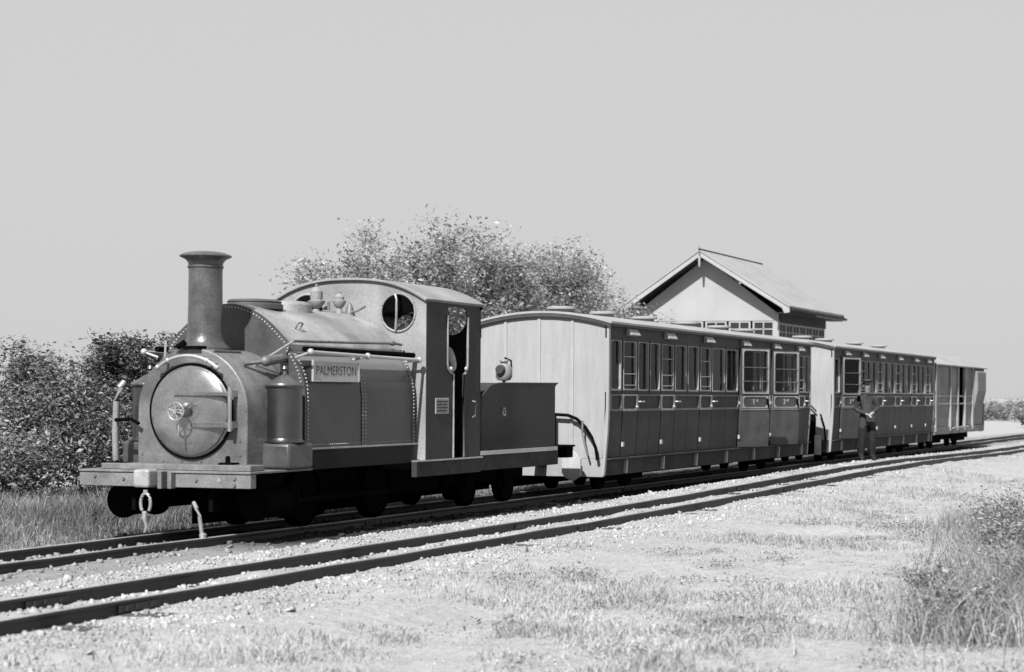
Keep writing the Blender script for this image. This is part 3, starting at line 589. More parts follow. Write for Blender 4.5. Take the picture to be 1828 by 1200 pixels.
# ------------------------------------------------------------------ coaches
def sprof(z):   # turn-under of the coach side: distance out from the centre line
    return np.interp(z, [.23, .45, .8, 1.1, 2.3], [.875, .895, .92, .93, .93])
def coach(x0, x1, doors, openings, vents, hoods, label, grp, endplus):
    c = empty('railway_coach', ((x0+x1)/2, 0, 0), label, 'railway carriage', grp)
    W = .55
    def edge(za, zb, t0, t1, xa, xb, s, mb):   # curved skin piece on side s: from depth t0 to t1 outward of profile
        zs = [za+(zb-za)*i/4 for i in range(5)]
        poly = [(z, s*(sprof(z)+t1)) for z in zs]+[(z, s*(sprof(z)+t0)) for z in zs[::-1]]
        mb.add([(xa, y, z) for z, y in poly]+[(xb, y, z) for z, y in poly], [tuple(range(10))[::-1], tuple(range(10, 20))]+[(i, (i+1) % 10, 10+(i+1) % 10, 10+i) for i in range(10)])
        return mb
    for s in (-1, 1):
        dl = doors
        # top rail, pillars, lower wall, leaving the doorways of open doors free on the near side
        segs = []; cur = x0
        for h, op in dl:
            if op and s < 0: segs.append((cur, h)); cur = h+.74
        segs.append((cur, x1))
        wall = MB()
        for a, b_ in segs: edge(.44, 1.325, -.05, -.012, a, b_, s, wall)
        wall.build('lower_wall', 'cside', c)
        MB().box(x0, x1, s*.88, s*.918, 2.03, 2.20).build('top_rail', 'cside', c)
        sb = MB(); edge(.235, .44, -.05, 0, x0, x1, s, sb); sb.build('solebar', 'sole', c, bev=.004)
        fb = MB().box(x0+.03, x1-.03, s*.85, s*.955, .442, .462).build('footboard', 'sole', c, bev=.003)
        nb = 7; br = None
        for k in range(nb):
            x = x0+.7+k*(x1-x0-1.2)/(nb-1)
            if br is None: br = MB().add([(x-.03, s*.88, .25), (x+.03, s*.88, .25), (x-.03, s*.92, .25), (x+.03, s*.92, .25), (x-.018, s*.89, .43), (x+.018, s*.89, .43), (x-.018, s*.93, .43), (x+.018, s*.93, .43)], [(0, 1, 3, 2), (4, 6, 7, 5), (0, 4, 5, 1), (2, 3, 7, 6), (0, 2, 6, 4), (1, 5, 7, 3)]).build('step_bracket', 'clight', c); xb0 = x
            else: inst(br, x-xb0, 0, 0)
        # list of bays: (xa, xb, kind)
        bays = []
        d0 = [(h, op) for h, op in dl]
        first = d0[0][0]
        bays.append((x0+.06, first-.02, 'q'))
        for i, (h, op) in enumerate(d0):
            wd = .74 if (op and s < 0) else W
            bays.append((h, h+wd, 'open' if (op and s < 0) else 'd'))
            nxt = d0[i+1][0] if i+1 < len(d0) else x1-.06
            a, b_ = h+wd+.01, nxt-.02
            if b_-a > .75:
                m_ = (a+b_)/2; bays += [(a, m_-.01, 'q'), (m_+.01, b_, 'q')]; bays.append((a, b_, 'w'))
            elif b_-a > .2: bays.append((a, b_, 'q')); bays.append((a, b_, 'w'))
        bays.append((x0+.06, first-.02, 'w'))
        wi = wp = None
        for a, b_, k in bays:
            if k == 'open': continue
            if k in 'qd':
                y0, y1 = s*.885, s*.932
                mm = (.03, .035, .05, .045) if k == 'q' else (.04, .04, .055, .05)
                wf = MB().ring(a, b_, 1.30, 2.05, y0, s*.922, mm, .04).build('window', 'cside', c)
                MB().ring(a+mm[0]-.004, b_-mm[1]+.004, 1.30+mm[2]-.004, 2.05-mm[3]+.004, s*.888, s*.933, (.010, .018, .022, .008), .04).build('sash', 'csash', wf)  # pale ring painted as sunlit jamb and sill, wider on those sides
                MB().box(a+.02, b_-.02, s*.893, s*.897, 1.34, 2.02).build('pane', 'glass', wf)
                if k == 'd':
                    rb = MB()
                    for z in (1.80, 1.57, 1.42): rb.tube([(a+.03, s*.925, z), (b_-.03, s*.925, z)], .007, 6)
                    rb.build('window_bar', 'clight', wf)
                    # waist panel and door lower panel below
                    wpn = MB().ring(a, b_, 1.075, 1.298, s*.915, s*.938, (.03, .03, .03, .02), .05).build('waist_moulding', 'clight' if s < 0 else 'cframe', c)
                    pn = MB(); edge(.475, 1.07, -.011, .004, a+.006, b_-.006, s, pn); dp = pn.build('door_panel', 'cside', c)
                    MB().box(a-.03, a+.03, s*.925, s*.95, .605, .665).build('hinge', 'white', dp, bev=.004)
                    MB().tube([(b_+.03, s*.94, 1.2), (b_+.03, s*.97, 1.2), (b_+.17, s*.97, 1.2), (b_+.17, s*.94, 1.2)], .01, 8).blob((b_-.06, s*.95, 1.13), .03, .02, .02).build('handle', 'brass', dp, smooth=True)
            else:
                MB().ring(a, b_, 1.075, 1.298, s*.915, s*.938, (.03, .03, .03, .02), .05).build('waist_moulding', 'cframe', c)
                n_ = 2 if b_-a > .75 else 1
                for q in range(n_):
                    xa, xb = a+(b_-a)*q/n_, a+(b_-a)*(q+1)/n_
                    pn = MB(); edge(.475, 1.07, -.011, .002, xa+.006, xb-.006, s, pn); pn.build('side_panel', 'cside', c)
    # ventilator hoods over the windows
    hd = None
    for x in hoods:
        if hd is None:
            hd = MB().add([(x-.17, -.92, 2.18), (x+.17, -.92, 2.18), (x-.17, -.92, 2.08), (x+.17, -.92, 2.08), (x-.17, -.945, 2.175), (x+.17, -.945, 2.175), (x-.17, -1.0, 2.09), (x+.17, -1.0, 2.09)], [(0, 1, 5, 4), (4, 5, 7, 6), (2, 6, 7, 3), (0, 4, 6, 2), (1, 3, 7, 5), (0, 2, 3, 1)]).build('ventilator_hood', 'hood', c); hx = x
        else: inst(hd, x-hx, 0, 0)
    # ends
    for e, (xe, sgn) in enumerate(((x0, -1), (x1, 1))):
        zt = lambda y: 2.215+.12*(1-(abs(y)/.93)**2)
        ys_ = [-.93, -.42, .05, .53, .93]
        for a, b_ in zip(ys_, ys_[1:]):
            a_, b2 = a+.004, b_-.004
            def yy(y, z): return math.copysign(min(abs(y), sprof(z)-.002), y)
            zs = [.46, .8, 1.1]
            poly = [(yy(a_, z), z) for z in zs]+[(a_, zt(a_))]+[(a_+(b2-a_)*i/6, zt(a_+(b2-a_)*i/6)) for i in range(1, 6)]+[(b2, zt(b2))]+[(yy(b2, z), z) for z in zs[::-1]]
            MB().prism(poly, 0, xe, xe+sgn*-.03).build('end_panel', 'cend', c)
        for y in ys_[1:-1]: MB().box(xe+sgn*.0005, xe+sgn*.014, y-.022, y+.022, .46, zt(y)-.01).build('end_strip', 'cstrip', c, bev=.004)
        for s in (-1, 1):
            MB().prism([(s*.85, .24), (s*.87, .8), (s*.90, 1.1), (s*.908, 2.2), (s*.938, 2.2), (s*.938, 1.1), (s*.926, .8), (s*.898, .455), (s*.88, .24)], 0, xe+sgn*.016, xe-sgn*.04).build('corner_post', 'cend', c)
        MB().box(xe+sgn*.012, xe-sgn*.06, -.86, .86, .22, .455).build('headstock', 'cend' if e == 0 and endplus else 'sole', c, bev=.005)
    # roof
    N = 18; ya = [-.985+1.97*i/N for i in range(N+1)]; za = [2.215+.14*(1-(abs(y)/.985)**2) for y in ya]
    MB().prism([(y, z) for y, z in zip(ya, za)]+[(y, z+.028) for y, z in zip(ya[::-1], za[::-1])], 0, x0-.05, x1+.05).build('roof', 'roof', c, smooth=True)
    co = MB()
    for xe, sgn in ((x0, -1), (x1, 1)): co.prism([(y*.985, z-.001) for y, z in zip(ya, za)]+[(y*.985, z-.045) for y, z in zip(ya[::-1], za[::-1])], 0, xe+sgn*.045, xe+sgn*.015)
    for s in (-1, 1): co.box(x0-.015, x1+.015, s*.938, s*.972, 2.185, 2.214)
    co.build('cornice', 'cornice', c)
    vt = None
    for x in vents:
        if vt is None: vt = MB().lathe((x, 0, 0), [(.24, 2.33), (.20, 2.38), (.15, 2.40), (.15, 2.43), (.20, 2.435), (.20, 2.46), (.17, 2.47), (.02, 2.475)], 2, 24).build('roof_ventilator', 'roof', c, smooth=True); vx = x
        else: inst(vt, x-vx, 0, 0)
    # interior: floor, ceiling, seats and partitions
    MB().box(x0+.05, x1-.05, -.86, .86, .40, .458).build('floor', 'inside', c)
    MB().box(x0+.03, x1-.03, -.87, .87, 2.19, 2.21).build('ceiling', 'inside', c)
    cuts = [(doors[i][0]+W+doors[i+1][0])/2 for i in range(len(doors)-1)]
    pt = None
    for x in cuts:
        if pt is None: pt = MB().box(x-.02, x+.02, -.84, .84, .46, 2.18).build('partition', 'inside', c); px = x
        else: inst(pt, x-px, 0, 0)
        MB().box(x+.021, x+.38, -.84, .84, .46, .80).box(x-.38, x-.021, -.84, .84, .46, .80).build('seat', 'inside', c)
    # bogies, dark under the floor
    for xb in (x0+1.6, x1-1.6):
        bgm = MB().box(xb-.75, xb+.75, -.52, -.46, .12, .36).box(xb-.75, xb+.75, .46, .52, .12, .36).box(xb-.1, xb+.1, -.5, .5, .16, .38)
        bo_ = bgm.build('bogie', 'black', c)
        for xx in (xb-.5, xb+.5):
            for s in (-1, 1): MB().lathe((xx, s*.34-.04, .21), [(.21, 0), (.21, .08), (.17, .085), (.04, .07)], 1, 24).build('wheel', 'black', bo_, smooth=True)
    MB().box(x0+.1, x1-.1, -.6, -.5, .2, .4).box(x0+.1, x1-.1, .5, .6, .06, .4).build('underframe', 'black', c)  # far beam deepened into a dark sheet, added for shade under the coach
    # open doors
    for h, op in doors:
        if not op: continue
        w_ = .70; cls, ang = op
        dd = MB().ring(0, w_, 1.30, 2.05, 0, -.035, (.065, .075, .06, .05), .06).build('door', 'cdoor', None)
        parts = [dd]
        dl_ = MB(); zs = [.475, .6, .8, 1.1, 1.299]
        ins = [float(.93-sprof(z)) for z in zs]
        poly = [(z, i_) for z, i_ in zip(zs, ins)]+[(z, i_-.03) for z, i_ in zip(zs[::-1], ins[::-1])]
        dl_.prism(poly, 0, 0, 1) if False else dl_.add([(0, y, z) for z, y in poly]+[(w_, y, z) for z, y in poly], [tuple(range(10))[::-1], tuple(range(10, 20))]+[(i, (i+1) % 10, 10+(i+1) % 10, 10+i) for i in range(10)])
        parts.append(dl_.build('lower_panel', 'cdoor', dd))
        lf = MB().ring(.035, w_-.04, 1.32, 2.03, -.0355, -.047, (.022,)*4, .05); parts.append(lf.build('window_lining', 'clight', dd))
        lf = MB().ring(.045, w_-.05, 1.09, 1.285, -.0305, -.042, (.016,)*4, .07); parts.append(lf.build('waist_lining', 'clight', dd))
        lf = MB().box(.0, .012, -.031, -.038, 1.08, 1.30).box(w_-.016, w_, -.0305, -.037, 1.10, 1.30).box(.0, w_, -.0305, -.038, 1.062, 1.074)
        parts.append(lf.build('edge_bead', 'clight', dd))
        parts.append(MB().box(.07, w_-.07, -.012, -.016, 1.34, 2.02).build('pane', 'glass', dd))
        rb = MB()
        for z in (1.74, 1.52): rb.tube([(.03, -.045, z), (w_-.04, -.045, z)], .006, 6)
        parts.append(rb.build('window_bar', 'iron', dd))
        parts.append(MB().blob((w_-.09, -.06, 1.2), .022, .02, .05).tube([(w_-.09, -.05, 1.2), (w_-.075, -.075, 1.10)], .014, 8).build('handle', 'black', dd, smooth=True))
        num, suf = cls
        for t, sz, xx, zz in ((num, .13, w_*.44, 1.19), (suf, .07, w_*.44+.085, 1.215)):
            parts.append(text(t, sz, xx, -.034, zz, 'white', dd, 'class_number', .003))
        dd.parent = c; dd.location = Vector((h, -.935, 0))-c.location; dd.rotation_euler = (0, 0, -math.radians(ang))
        MB().box(h-.035, h-.005, -.925, -.955, .605, .665).box(h-.035, h-.005, -.925, -.955, 1.15, 1.20).build('hinge', 'white', c, bev=.003)
    return c
A, B = ('1', 'st'), ('3', 'rd')
c1 = coach(8.08, 17.88, [(8.58, 0), (10.06, 0), (11.73, 0), (13.64, (A, 25)), (15.38, (B, 25)), (16.95, 0)], None,
           [8.7, 10.19, 11.84, 13.75, 15.4, 16.88], [8.90, 10.38, 12.10, 13.94, 15.66, 17.15],
           'first passenger coach behind the tender, cream end and two open doors marked 1st and 3rd', 'coaches of the train', True)
c2 = coach(19.52, 28.88, [(20.05, (B, 17)), (21.58, 0), (23.05, 0), (24.75, 0), (26.4, 0), (27.9, 0)], None,
           [20.6, 22.3, 24.8, 27.06], [20.5, 21.95, 23.4, 25.15, 26.8, 28.2],
           'second passenger coach with one open door, a man standing beside it', 'coaches of the train', False)
# end fittings of the first coach: curved pipe, white step plate
MB().tube([(8.02, -.02, 1.03), (8.0, -.2, 1.03), (8.0, -.40, 1.02), (8.0, -.52, .975), (8.0, -.64, .87), (8.0, -.73, .74), (8.0, -.79, .6), (8.0, -.815, .44)], .022, 10).build('curved_end_handrail', 'black', c1, smooth=True)
MB().tube([(8.0, -.22, 1.02), (8.0, -.22, .62)], .018, 8).build('handrail_stay', 'black', c1)
MB().tube([(7.96, -.62, .95), (7.95, -.62, .80), (7.93, -.66, .66), (7.95, -.70, .5)], .014, 8).build('brake_cord', 'iron', c1, smooth=True)
MB().prism([(-.40, .28), (-.40, .62), (-.5, .60), (-.62, .52), (-.66, .46), (-.66, .24), (-.55, .17), (-.44, .22)], 0, 7.80, 7.84).build('white_step_plate', 'white', c1, bev=.005)
MB().box(7.3, 8.06, -.08, .08, .36, .46).box(7.84, 8.06, -.58, -.48, .3, .36).build('coupler', 'black', c1)
MB().tube([(19.45, -.2, 1.25), (19.44, -.45, 1.17), (19.44, -.62, 1.0)], .014, 8).tube([(19.44, -.70, .95), (19.44, -.78, .7), (19.44, -.80, .45)], .018, 8).build('curved_end_handrail', 'black', c2, smooth=True)
MB().box(19.42, 19.46, -.30, -.60, .2, .95).build('gangway_plate', 'black', c2)
MB().box(19.38, 19.42, -.72, -.60, .18, .55).build('white_step_plate', 'white', c2, bev=.005)
MB().box(17.9, 19.5, -.08, .08, .34, .44).build('coupler', 'black', c2)
# ------------------------------------------------------------------ brake van
v = empty('brake_van', (32.3, 0, 0), 'pale grey brake van with curled roof at the tail of the train', 'railway van')
for s in (-1, 1):
    def pnl(a, b_, m='van', z0=.56, z1=2.05, out=.90, nm='side_panel'): return MB().box(a, b_, s*(out-.04), s*out, z0, z1).build(nm, m, v, bev=.006)
    pnl(29.1, 29.98); pnl(29.99, 30.85); pnl(30.95, 31.85, nm='door'); pnl(32.85, 33.85, nm='door')
    MB().box(31.86, 32.84, s*.78, s*.80, .56, 2.05).build('recessed_door', 'inside', v)
    pnl(33.93, 35.55, out=.90)
    dk = MB().prism([(s*.9, .72), (s*1.06, 1.45), (s*1.06, 1.95), (s*.9, 2.03)], 0, 33.95, 35.2).build('lookout', 'van', v, bev=.01)
    for x in (29.05, 30.86, 31.82, 32.78, 33.86): MB().box(x, x+.09, s*.88, s*.955, .45, 2.06).build('pillar', 'vanl', v, bev=.006)
    for z in (1.31, 1.12): MB().box(29.05, 33.9, s*.901, s*.93, z-.02, z+.02).build('waist_rail', 'vanl', v, bev=.004)
    MB().box(29.0, 35.65, s*.80, s*.93, .38, .55).build('solebar', 'van', v, bev=.006)
    MB().tube([(30.9, s*1.0, .52), (32.9, s*1.0, .53)], .02, 8).build('footstep', 'vanl', v)
prof = [(-1.0, 2.05), (-.93, 2.07), (-.80, 2.12), (-.62, 2.20), (-.42, 2.28), (-.2, 2.34), (0, 2.36), (.2, 2.34), (.42, 2.28), (.62, 2.20), (.80, 2.12), (.93, 2.07), (1.0, 2.05)]
MB().prism(prof+[(y, z+.03) for y, z in prof[::-1]], 0, 28.98, 35.75).build('roof', 'roof', v, smooth=True)
for x in (29.05, 35.6): MB().prism([(y, z) for y, z in prof[1:-1]]+[(.88, .55), (-.88, .55)], 0, x, x-.04 if x > 30 else x+.03).build('end_wall', 'van', v)
MB().box(35.6, 35.95, -.85, .85, .36, .56).build('headstock', 'oily', v, bev=.01)
MB().tube([(35.95, -.85, .5), (35.96, -.86, 1.1), (35.9, -.8, 1.15)], .03, 8).build('end_pipe', 'vanl', v)
MB().box(29.2, 35.5, -.5, -.4, .2, .5).box(29.2, 35.5, .4, .5, .12, .5).build('underframe', 'black', v)  # far side reaches lower, as an added dark shade sheet
for x in (30.2, 31.2, 33.4, 34.4):
    for s in (-1, 1): MB().lathe((x, s*.34-.04, .22), [(.22, 0), (.22, .08), (.18, .085), (.04, .07)], 1, 24).build('wheel', 'black', v, smooth=True)
for x in (30.7, 33.9): MB().box(x-.85, x+.85, -.56, -.5, .14, .34).build('bogie_side', 'black', v, bev=.01)

# ------------------------------------------------------------------ gabled hut behind the train
H = empty('signal_hut', (48, 10.3, 0), 'whitewashed gabled hut with overhanging roof standing behind the first coach', 'building')
hx0, hx1, hy0, hy1, yr = 45., 51.1, 7.7, 12.9, 10.3
MB().prism([(hy0, 3.80), (hy0, 4.02), (yr, 5.92), (hy1, 4.02), (hy1, 3.80)], 0, hx0, hx0+.12).build('gable_wall', 'hutw', H)
MB().box(hx0, hx0+.12, hy0, hy1, 0, 2.5).build('lower_wall', 'hutw', H)
MB().box(hx0, hx1, hy0+.001, hy0+.12, 0, 2.5).build('lower_wall', 'hutw', H)
MB().box(hx0+.12, hx1, hy1-.12, hy1, 0, 4.1).build('back_wall', 'hutw', H)
MB().prism([(hy0+.12, 0), (hy0+.12, 4.02), (yr, 5.92), (hy1-.12, 4.02), (hy1-.12, 0)], 0, hx1-.12, hx1-.001).build('far_gable_wall', 'hutw', H)
MB().box(hx0+.125, hx1-.125, hy0+.125, hy1-.125, 2.3, 2.45).build('upper_floor', 'inside', H)
MB().box(hx0+.125, hx1-.125, hy0+.125, hy1-.125, 3.96, 4.0).build('ceiling', 'inside', H)
def hwin(f):
    return f
for a, b_ in ((7.86, 8.62), (8.70, 9.46), (9.54, 10.3), (10.38, 11.14), (11.22, 11.98), (12.06, 12.74)):
    fr_ = MB().box(hx0+.02, hx0+.09, a, a+.06, 2.5, 3.798).box(hx0+.02, hx0+.09, b_-.06, b_, 2.5, 3.798).box(hx0+.02, hx0+.09, a+.06, b_-.06, 3.74, 3.798).box(hx0+.02, hx0+.09, a+.06, b_-.06, 3.50, 3.54).box(hx0+.02, hx0+.09, a+.06, b_-.06, 2.5, 2.56).box(hx0+.02, hx0+.09, (a+b_)/2-.02, (a+b_)/2+.02, 2.56, 3.74).build('window', 'hutw', H)
    MB().box(hx0+.05, hx0+.055, a+.06, b_-.06, 2.56, 3.74).build('pane', 'hutdark', fr_)
MB().box(hx0-.002, hx0+.1, hy0, hy0+.16, 2.5, 4.02).build('corner_post', 'hutw', H)
for k in range(7):
    a = hx0+.16+k*.84; b_ = a+.78
    fr_ = MB().box(a, a+.06, hy0+.02, hy0+.09, 2.5, 3.74).box(b_-.06, b_, hy0+.02, hy0+.09, 2.5, 3.74).box(a+.06, b_-.06, hy0+.02, hy0+.09, 3.68, 3.74).box(a+.06, b_-.06, hy0+.02, hy0+.09, 3.42, 3.46).box(a+.06, b_-.06, hy0+.02, hy0+.09, 2.5, 2.56).box((a+b_)/2-.02, (a+b_)/2+.02, hy0+.02, hy0+.09, 2.56, 3.68).build('window', 'hutw', H)
    MB().box(a+.06, b_-.06, hy0+.05, hy0+.055, 2.56, 3.68).build('pane', 'hutdark', fr_)
MB().box(hx0+.1, hx1, hy0, hy0+.12, 3.741, 4.06).build('eaves_shadow_strip', 'hutdark', H)  # band of wall coloured dark as the shadow of the eaves
sl_ = (6.17-4.27)/(yr-7.15)
for s in (-1, 1):
    ye = yr+(3.15 if s < 0 else 2.85)*s
    MB().prism([(yr, 6.17), (ye, 4.27), (ye, 4.22), (yr, 6.12)], 0, 44.35, 51.6).build('roof_slope', 'hutroof', H)
    MB().prism([(yr, 6.115), (ye, 4.215), (ye, 4.05), (ye-s*.18, 4.03), (ye-s*.26, 4.20), (yr, 5.95)], 0, 44.38, 44.42).build('bargeboard', 'hutw', H)
    MB().box(44.45, 51.55, ye-s*.02, ye+s*.03, 4.07, 4.21).build('eaves_board', 'hutdark', H)
    MB().tube([(44.5, ye+s*.08, 4.16), (51.6, ye+s*.08, 4.10)], .05, 8).build('gutter', 'hutdark', H)
    MB().prism([(ye, 4.06), (yr+s*2.6, 4.06), (yr+s*2.6, 4.03), (ye, 4.03)], 0, 44.45, 51.5).build('soffit', 'hutdark', H)
    MB().prism([(yr+s*.03, 5.98), (yr+s*2.75, 4.30), (yr+s*2.75, 4.24), (yr+s*.03, 5.90)], 0, 44.43, 45.0).build('roof_underside', 'hutdark', H)  # black lining, the overhang's shade put into its colour
MB().tube([(44.3, yr, 6.19), (51.6, yr, 6.19)], .025, 8).build('ridge', 'hutdark', H)
MB().tube([(44.36, yr, 5.95), (44.36, yr, 6.30)], .03, 8, .012).build('finial', 'iron', H)
MB().tube([(44.36, yr, 5.95), (44.36, yr, 5.6)], .05, 8, .03).build('gable_drop', 'hutw', H)
# ------------------------------------------------------------------ foliage
def leaves(pts, size, tone, name, m, parent, label=None, kind=None):
    N = len(pts); a = RNG.normal(0, 1, (N, 3)); a[:, 2] *= .6; a /= np.linalg.norm(a, axis=1)[:, None]
    b_ = RNG.normal(0, 1, (N, 3)); b_ -= (b_*a).sum(1)[:, None]*a; b_ /= np.linalg.norm(b_, axis=1)[:, None]
    s = size*RNG.choice([.45, .7, 1.0, 1.3], N, p=[.35, .3, .25, .1])[:, None]*RNG.uniform(.8, 1.15, N)[:, None]; w_ = s*RNG.uniform(.28, .5, N)[:, None]; n_ = np.cross(a, b_)
    o0 = np.array(org(parent)) if parent else np.zeros(3); p = pts-o0
    V = np.stack([p-a*s, p+b_*w_+n_*s*.15, p+a*s, p-b_*w_+n_*s*.15], 1).reshape(-1, 3)
    i = np.arange(N)[:, None]*4; F = np.concatenate([i+np.array([[0, 1, 2]]), i+np.array([[0, 2, 3]])], 0)
    o = fastmesh(name, V, F, m, np.repeat(tone, 4), parent)
    return tag(o, label, None, None, kind)
def shrub(name, x, y, h, r, N, size, t0, label, grp, m='leaf', ncl=60, trunk=.05, low_=.05, sy=1., spread=.17, cat='bush'):
    z0 = float(gz(x, y)); T = empty(name, (x, y, z0), label, cat, grp)
    # cluster centres in an irregular crown
    cl_ = []; lob = [(random.uniform(-.45, .45)*r, random.uniform(-.45, .45)*r*sy, h*random.uniform(.45, .78), random.uniform(.5, .8)) for _ in range(6)]
    lob.append((0, 0, h*.55, .95))
    while len(cl_) < ncl:
        lx, ly, lz, lr = random.choice(lob); d = Vector((random.gauss(0, 1), random.gauss(0, 1), random.gauss(0, 1))).normalized()*random.uniform(.45, 1)
        p = (lx+d.x*r*lr, ly+d.y*r*lr*sy, lz+d.z*h*.38*lr)
        if low_*h < p[2] < h*1.05: cl_.append(p)
    cl_ = np.array(cl_); ct = RNG.uniform(.55, 1.35, ncl); cs = spread*r*RNG.uniform(.5, 1.4, ncl)
    k = RNG.integers(0, ncl, N); P = cl_[k]+np.clip(RNG.normal(0, 1, (N, 3)), -1.9, 1.9)*cs[k][:, None]; P[:, 2] = np.maximum(P[:, 2], .02)
    leaves(P+np.array([x, y, z0]), size, np.clip(t0*ct[k]*RNG.uniform(.5, 1.5, N), .05, 2.), 'crown', m, T)
    tw = MB(); base_ = Vector((x, y, z0-.05)); fork = base_+Vector((random.uniform(-.1, .1)*r, 0, h*.3))
    tw.tube([base_, base_+(fork-base_)*.5+Vector((.03, .02, 0)), fork], trunk, 8, trunk*.7); tw.build('trunk', 'bark', T)
    bt = MB()
    for c in cl_[:28]:
        e = Vector(c)+Vector((x, y, z0)); m_ = (fork+e)/2+Vector((random.uniform(-.1, .1), random.uniform(-.1, .1), .05))
        bt.tube([fork, m_, e, e+(e-m_)*.12], trunk*.4, 4, trunk*.06, caps=False)
    bt.build('branches', 'bark', T, kind='stuff')
    return T
hg = 'bushes of the hedge left of the locomotive'
for (x, y, h, r, N, t0, lb) in ((1.9, 4.7, 2.1, 1.0, 20000, 1.15, 'leafy pale bush at the far left end of the hedge'),
        (3.35, 4.1, 2.05, .95, 22000, .95, 'broad rounded hedge bush left of the dark tall one'),
        (4.75, 4.0, 2.12, .7, 22000, .42, 'tallest and darkest hedge bush, its twigs rising above the others'),
        (6.0, 4.2, 1.72, .85, 18000, .8, 'hedge bush showing just left of the smokebox'),
        (7.6, 4.6, 1.6, 1.0, 9000, .7, 'hedge bush hidden mostly behind the saddle tank')):
    shrub('hedge_bush', x, y, h, r, N, .034, t0, lb, hg, trunk=.03, ncl=150, spread=.14, low_=0)
for (x, y, h, r, N, t0, lb) in ((2.1, 3.5, .9, .9, 9000, 1.2, 'low pale undergrowth bush at the foot of the hedge, farther left'), (3.6, 3.3, .95, .8, 10000, .8, 'low darker undergrowth bush at the foot of the dark hedge bush'), (5.1, 3.4, .9, .7, 8000, .8, 'low undergrowth bush nearest to the buffer beam')):
    shrub('undergrowth_bush', x, y, h, r, N, .034, t0, lb, 'undergrowth bushes at the foot of the hedge', trunk=.02, ncl=90, spread=.17, low_=0)
tg = 'trees behind the cab and first coach'
for (x, y, h, r, N, ncl, lb) in ((16.6, 9.0, 3.0, 1.1, 6000, 50, 'lowest leafy tree, just behind the left edge of the cab roof'),
        (18.7, 9.0, 3.95, 1.5, 18000, 100, 'low leafy tree rising behind the middle of the cab roof'),
        (21.8, 9.2, 4.85, 1.8, 36000, 170, 'round leafy tree left of the tallest one, behind the cab'),
        (25.2, 9.0, 5.4, 1.8, 42000, 180, 'tallest leafy tree above the cab and tender'),
        (28.6, 9.0, 5.15, 1.8, 38000, 170, 'leafy tree above the front end of the first coach'),
        (32.0, 9.2, 4.6, 1.7, 14000, 90, 'small thin tree between the tall trees and the hut'),
        (35.2, 9.3, 4.1, 1.5, 7000, 60, 'lowest thin tree, nearest to the hut gable')):
    shrub('leafy_tree', x, y, h, r, N, .055, 1.05, lb, tg, 'treeleaf', ncl, .1, .2, cat='tree', spread=.13)
fg = 'distant bushes beyond the brake van'
for i, (x, y, h, r, lb) in enumerate(((88, 5.6, .8, 1.8, 'distant dark bush at the right edge of the photograph'), (94, 9.4, .65, 1.8, 'distant low bush nearest to the brake van'), (70, 3.1, .6, .6, 'small dark bush in front of the distant ones'), (125, 11, .8, 2.6, 'farthest pale bush on the horizon'))):
    shrub('distant_bush', x, y, h, r, 3500, .10, 1.3, lb, fg, 'leaf', 50, .05, spread=.13)  # pale leaf tone stands in for distance haze
# a waste of low growth on the horizon
P = np.stack([RNG.uniform(90, 420, 30000), RNG.uniform(-60, 260, 30000), RNG.random(30000)**2*1.1], 1)
k = fnoise(P[:, 0], P[:, 1], .05, 5) > .5; leaves(P[k], .3, RNG.uniform(1.0, 1.7, k.sum()), 'far_scrub', 'leaf', None, 'low scrub along the horizon beyond the train', 'stuff')
# ------------------------------------------------------------------ grass
def blades(x, y, h, wd, tone, bend, name, label, m='grass', zoff=0):
    N = len(x); z = gz(x, y)-.01+zoff; a = RNG.uniform(0, 2*PI, N); b_ = RNG.uniform(0, 2*PI, N)
    d = np.stack([np.cos(a), np.sin(a), 0*a], 1); q = np.stack([np.cos(b_), np.sin(b_), 0*a], 1); B = np.stack([x, y, z], 1); upv = np.array([[0, 0, 1.]])
    hh = h[:, None]; be = bend[:, None]; w_ = wd[:, None] if hasattr(wd, 'shape') else wd
    p1 = B+upv*hh*.55*(1-.3*be)+d*hh*.25*be; p2 = B+upv*hh*(1-.55*be)+d*hh*.9*be
    V = np.stack([B-q*w_, B+q*w_, p1+q*w_*.8, p1-q*w_*.8, p2], 1).reshape(-1, 3); i = np.arange(N)[:, None]*5
    F = np.concatenate([i+np.array([[0, 1, 2]]), i+np.array([[0, 2, 3]]), i+np.array([[3, 2, 4]])], 0)
    return tag(fastmesh(name, V, F, m, np.repeat(tone, 5)), label, None, None, 'stuff')
N = 80000; x = RNG.uniform(-2, 11, N); y = 1.0+3.0*RNG.random(N)**.9
blades(x, y, (.08+.26*sstep(1.0, 2.2, y))*RNG.uniform(.5, 1.3, N), .004, RNG.uniform(.3, 1.0, N)*(.45+.7*fnoise(x, y, 2.6, 8)), RNG.uniform(.2, .9, N), 'verge_grass', 'tall pale grass between the hedge and the far track')
N = 230000; x = -9+27*RNG.random(N)**1.35; y = -3.25-7.2*RNG.random(N); k = fnoise(x, y, .9, 6)*.6+fnoise(x, y, 3.1, 7)*.5
keep = RNG.random(N) < sstep(.24, .55, k)*(.25+.75*sstep(-3.6, -4.6, y)); x, y, k = x[keep], y[keep], k[keep]; N = len(x)
blades(x, y, (.02+.075*sstep(.45, .8, k))*RNG.uniform(.5, 1.6, N), .0035, RNG.uniform(.9, 1.2, N), RNG.uniform(.5, 1.0, N), 'dry_grass', 'short bleached grass covering the foreground')
